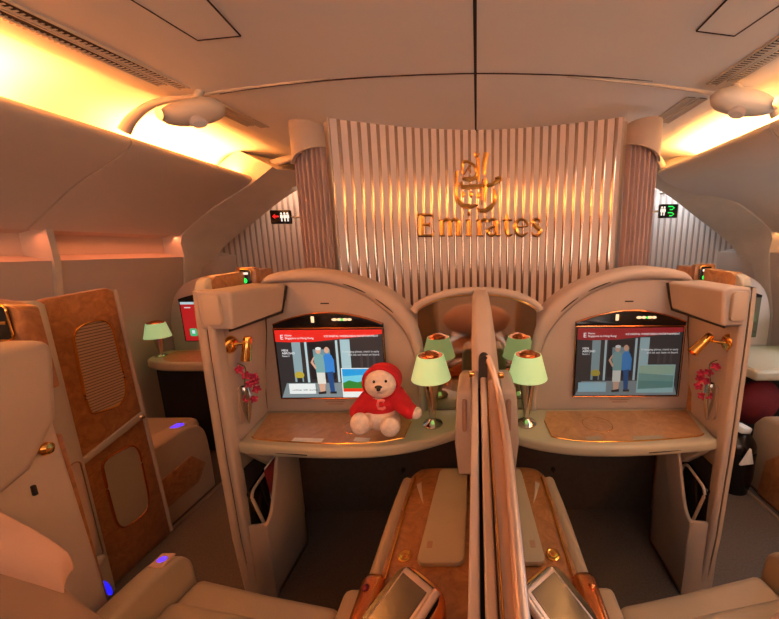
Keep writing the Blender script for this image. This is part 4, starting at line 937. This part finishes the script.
# ------------------------------------------------------------------ window suites ahead, both sides
def far_suite(s):
    sd = side(s); Y = 2.42; q_ = 0.0 if s < 0 else 0.10; fy = 0.0 if s < 0 else 0.22
    t = thing('window_suite_shell', 'rounded shell of the %s window suite ahead, behind its television' % sd, 'partition', (s * 2.0, Y, 0))
    A = smoothline([(2.30, 0.0), (2.31, 0.70), (2.30, 0.95), (2.24, 1.12), (2.14, 1.215), (1.98, 1.265), (1.80, 1.25), (1.62, 1.22)], 5); A = [Vector((p.x - q_, p.y)) for p in A]
    m_ = 'shell' if s < 0 else 'shell'
    g = G(); g.prism([(s * p[0], p[1]) for p in A] + [(s * (1.62 - q_), 0.0)], 'y', Y, Y + 0.08, 0.015, 3); g.build('panel', m_, t, smooth=50)
    g = G(); g.prism([(2.05, 0.0), (2.05, 1.16), (2.12, 1.22), (Y, 1.24), (Y, 0)], 'x', s * 1.60, s * 1.65, 0.01); g.build('aisle_wing', m_, t)
    t2 = thing('television', '%s window suite television ahead%s' % (sd, ', its red menu showing past the partition' if s < 0 else ', dark and mirror-like past the partition'), 'television', (s * 2.0, Y, 0.76))
    xo, xi = 2.205 - q_, 1.74 - q_
    arch = [(xo + (xi - xo) * k / 12, 1.085 + 0.055 * math.sin(PI * (0.06 + 0.88 * k / 12)) ** 0.9) for k in range(13)]
    g = G(); g.prism([(s * xo, 1.08)] + [(s * a, b) for a, b in arch] + [(s * xi, 1.08)], 'y', Y - 0.012, Y + 0.004, .002); hb = g.build('header_band', 'black', t2)
    g = G(); g.box((s * xi, Y - 0.010, 0.775), (s * xo, Y + 0.002, 1.080), .002)
    if s < 0:
        sc = g.build('screen', 'black', t2)
        x0, w = -2.195, 0.445
        F = lambda u, v, d=0.0: (x0 + u * w, Y - 0.0105 - d, 1.075 - v * 0.295)
        flat(sc, 'red_menu', (0.75, 0.10, 0.12), F, rect(0, 0.06, 1, 1), 0, 0.8); flat(sc, 'menu_bar', (0.75, 0.85, 0.88), F, rect(0, 0, 1, 0.06), 1, 0.8)
        for k, c in enumerate(((0.25, 0.75, 0.50), (0.25, 0.45, 0.85), (0.45, 0.75, 0.92), (0.8, 0.5, 0.3))):
            flat(sc, 'menu_icon', c, F, rrect(0.15 + 0.17 * k, .78, .12, .20, .03), 2, 0.85); flat(sc, 'menu_glyph', (0.92, 0.96, 0.98), F, rrect(0.15 + .17 * k, .77, .05, .09, .01), 3, 0.8)
        flat(sc, 'menu_title', (0.95, 0.9, 0.9), F, rect(.06, .13, .16, .155), 2, 0.8)
    else:
        sc = g.build('screen', mat('blank_screen', (0.55, 0.56, 0.50), 0.12, 0.8), t2)
    G().box((s * (1.985 - q_) - .008, Y - .014, 1.10), (s * 1.985 + .008, Y - .011, 1.128), .001).build('indicator', 'w_led', hb)
    t3 = thing('desk', 'rounded window suite desk ahead on the %s with pale rim' % sd, 'desk', (s * 2.0, 2.25, 0.66))
    P = smoothline([(2.31, 2.40), (2.32, 2.30 - fy), (2.27, 2.17 - fy), (2.12, 2.10 - fy), (1.95, 2.085 - fy), (1.66, 2.08 - fy)], 5)
    g = G(); g.prism([(s * p[0], p[1]) for p in P] + [(s * 1.66, 2.41)], 'z', 0.655, 0.715, .015, 3); g.build('top', 'deskrim', t3, smooth=50)
    P = smoothline([(2.22, 2.36), (2.22, 2.24 - fy), (2.10, 2.135 - fy), (1.95, 2.12 - fy), (1.68, 2.115 - fy)], 4)
    g = G(); g.prism([(s * p[0], p[1]) for p in P] + [(s * 1.68, 2.37)], 'z', 0.712, 0.7175); g.build('wood_inlay', 'wood2' if s < 0 else 'deskrim', t3)
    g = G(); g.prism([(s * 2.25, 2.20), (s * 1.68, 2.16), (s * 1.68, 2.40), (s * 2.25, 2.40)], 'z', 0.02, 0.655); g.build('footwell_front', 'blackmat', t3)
    # lamp
    lx, ly = s * 2.335 if s > 0 else -2.245, 2.26
    ly = 2.24; lx = s * 2.235
    t4 = thing('table_lamp', 'small chrome lamp with green lit shade on the %s window suite desk ahead' % sd, 'lamp', (lx, ly, .718))
    g = G(); g.lathe([(0, .7155), (.035, .7155), (.036, .722), (.012, .735), (0, .736)], (lx, ly, 0)); g.build('base', 'chrome', t4)
    g = G(); g.lathe([(.010, .733), (.018, .78), (.030, .86), (0, .86)], (lx, ly, 0)); g.build('stem', 'chrome', t4)
    g = G(); g.lathe([(0.075, .855), (.052, .955), (.048, .955), (.071, .855)], (lx, ly, 0), n=32); g.build('shade', 'shade', t4, smooth=60)
    g = G(); g.lathe([(0, .953), (.048, .953), (.046, .962), (.02, .972), (0, .973)], (lx, ly, 0)); g.build('cap', 'copper', t4)
    point('lamp_glow', (lx, ly, .86), 0.35, (0.9, 1, 0.62), 0.02)
    # reading lamp on wing (left only visible)
    if s > 0: return
    t5 = thing('window_armchair', 'beige seat end of the %s window suite across the aisle' % sd, 'seat', (s * 1.72, 1.75, 0))
    g = G(); ar = smoothline([(1.50, 0.47), (1.64, 0.475), (1.75, 0.46), (1.82, 0.40), (1.84, 0.28), (1.84, 0.0)], 4)
    g.prism([(p[0], p[1]) for p in ar] + [(1.50, 0.0)], 'x', s * 1.64, s * 1.76, .02, 3); am = g.build('armrest', 'leather', t5)
    g = G(); g.prism([(1.50, 0.12), (1.50, 0.28), (1.70, 0.30), (1.78, 0.20), (1.72, 0.12)], 'x', s * 1.632, s * 1.642, .003); g.build('wood_side', 'wood', t5)
    G().box((s * 1.69, 1.70, .462), (s * 1.73, 1.75, .474), .003).build('violet_button', 'violet', am)
    g = G(); g.box((s * 1.76, 1.35, .1), (s * 2.26, 1.95, .42), .05, 3); g.build('seat_cushion', 'leather', t5)
far_suite(-1); far_suite(1)
# right aisle extras
c = at(757, 443, 1.98)
t = thing('waste_bag', 'black glossy bag stuffed with white tissue beyond the right side wing', 'bag', (1.535, 1.78, 0))
g = G(); g.ell((1.55, 1.80, 0.27), (0.105, 0.09, 0.11), seg=24); g.lathe([(0.085, 0.0), (0.10, .10), (0.10, .26), (0.0, .27)], (1.55, 1.80, 0)); g.build('bag', 'black', t)
g = G(); g.obox(Matrix.Translation((1.55, 1.78, 0.400)) @ Matrix.Rotation(.3, 4, 'Y') @ Matrix.Rotation(.4, 4, 'Z'), (0.10, 0.07, 0.04), .010)
tag(g.build('tissue', 'paper'), 'white folded tissue on top of the black bag by the right aisle', 'tissue')
g = G(); g.prism([(1.495, .22), (1.57, .23), (1.545, .325)], 'y', 1.685, 1.70, .003)
tag(g.build('paper_scrap', 'paper'), 'white triangular paper lying against the black bag below the tissue', 'paper')
g = G(); g.ell((1.84, 2.03, 0.44), (0.13, 0.09, 0.16), Matrix.Rotation(.5, 4, 'Y'), seg=24)
tag(g.build('wine_blanket', 'wine'), 'dark wine red blanket heaped below the right window suite desk', 'blanket')
t = thing('window_suite_armchair', 'rounded beige armchair corner at the right edge beside the aisle rail', 'seat', (1.8, 1.6, 0))
g = G(); g.prism([(1.50, 0.0), (1.50, 0.47), (1.66, 0.50), (1.78, 0.48), (1.84, 0.40), (1.84, 0.0)], 'x', 1.66, 1.82, .03, 3); g.build('arm', 'leather', t)
g = G(); g.prism([(1.46, 0.02), (1.46, 0.32), (1.60, 0.36), (1.70, 0.24), (1.72, 0.02)], 'x', 1.645, 1.661, .004); g.build('wood_panel', 'wood', t)

# ------------------------------------------------------------------ teddy bear on the left desk
BY = 1.175
def bp(px, py, dy=0.0): return at(px, py, BY + dy)
t = thing('teddy_bear', 'cream teddy bear in a red hooded top sitting on the left desk', 'teddy bear', (bp(381, 430).x, BY, 0.722))
def cap_(g, a, b, ra, rb, n=7):
    a, b = Vector(a), Vector(b)
    for k in range(n + 1):
        u = k / n; r = ra + (rb - ra) * u; g.ell(a + (b - a) * u, (r, r, r), seg=14)
REM = lambda v: (('REMESH', dict(mode='VOXEL', voxel_size=v, use_smooth_shade=True)), ('SMOOTH', dict(factor=0.5, iterations=4)))
g = G()
hc = bp(381, 383, 0.02)
g.ell(hc, (0.062, 0.055, 0.058)); g.ell(hc + Vector((0.010, -0.045, 0.002)), (0.026, 0.022, 0.020))
g.ell(bp(381, 414, 0.045), (0.072, 0.060, 0.062)); g.ell(bp(381, 402, 0.045), (0.055, 0.048, 0.05))
cap_(g, bp(369, 419, 0.03), bp(361, 425, -0.045), 0.036, 0.036); g.ell(bp(360, 423, -0.055), (0.036, 0.028, 0.040))
cap_(g, bp(392, 421, 0.03), bp(391, 427, -0.04), 0.034, 0.036); g.ell(bp(390, 427, -0.055), (0.037, 0.026, 0.038))
cap_(g, bp(368, 400, 0.04), bp(356, 412, 0.0), 0.028, 0.024); g.ell(bp(357, 414, -.005), (0.022, 0.022, 0.022))
cap_(g, bp(396, 400, 0.04), bp(413, 412, 0.0), 0.028, 0.022); g.ell(bp(416, 413, -.005), (0.025, 0.023, 0.024))
body = g.build('body', 'plush', t, mods=REM(0.0045))
g = G()
# hood: shell around the head, open at the face
for k in range(40):
    a = 2 * PI * k / 40
    g.ell(hc + Vector((0.066 * math.cos(a), 0.010, 0.059 * math.sin(a) + .001)), (0.0105, 0.026, 0.0105), seg=10)
g.ell(hc + Vector((0.0, 0.040, 0.002)), (0.074, 0.042, 0.066))

g.build('hood', 'red', t, mods=REM(0.004))
g = G()
g.ell(bp(381, 403, 0.045), (0.072, 0.060, 0.046)); 
cap_(g, bp(368, 399, 0.04), bp(358, 411, 0.0), 0.036, 0.032); cap_(g, bp(396, 399, 0.04), bp(410, 411, 0.0), 0.036, 0.031)
cap_(g, bp(396, 392, 0.05), bp(404, 404, 0.03), 0.03, 0.034)
g.build('hooded_top', 'red', t, mods=REM(0.004))
for dx_ in (-0.0215, 0.0215):
    G().ell(hc + Vector((dx_ + .011, -0.0500 + (0.0 if dx_ < 0 else .004), 0.026)), (0.0052, 0.004, 0.0056), seg=12).build('eye', 'black', body)
g = G(); nz = hc + Vector((0.010, -0.067, 0.008))
g.ell(nz + Vector((0, 0, .004)), (0.014, 0.006, 0.007), seg=12); g.ell(nz + Vector((0, 0, -.004)), (0.008, 0.006, 0.008), seg=12); g.build('nose', 'black', body)
g = G(); g.tube([nz + Vector((0, .002, -.008)), nz + Vector((0, .006, -.018))], 0.0012, 5); g.tube([nz + Vector((-.008, .010, -.024)), nz + Vector((0, .007, -.019)), nz + Vector((.008, .010, -.024))], 0.0012, 5); g.build('mouth', 'label', body)
# letter C on the chest
lc = bp(383, 402, 0.0); lc.y = BY - 0.022
g = G(); P = [(0.012, .012), (0.004, .017), (-.010, .015), (-.014, 0), (-.010, -.015), (0.004, -.017), (0.013, -.011)]
g.tube([lc + Vector((a, 0.0 + .004 * abs(a) * 100 * .01, b)) for a, b in P], [.006] * 7, 8, 0.9); g.build('letter_c', 'pinkletter', t)
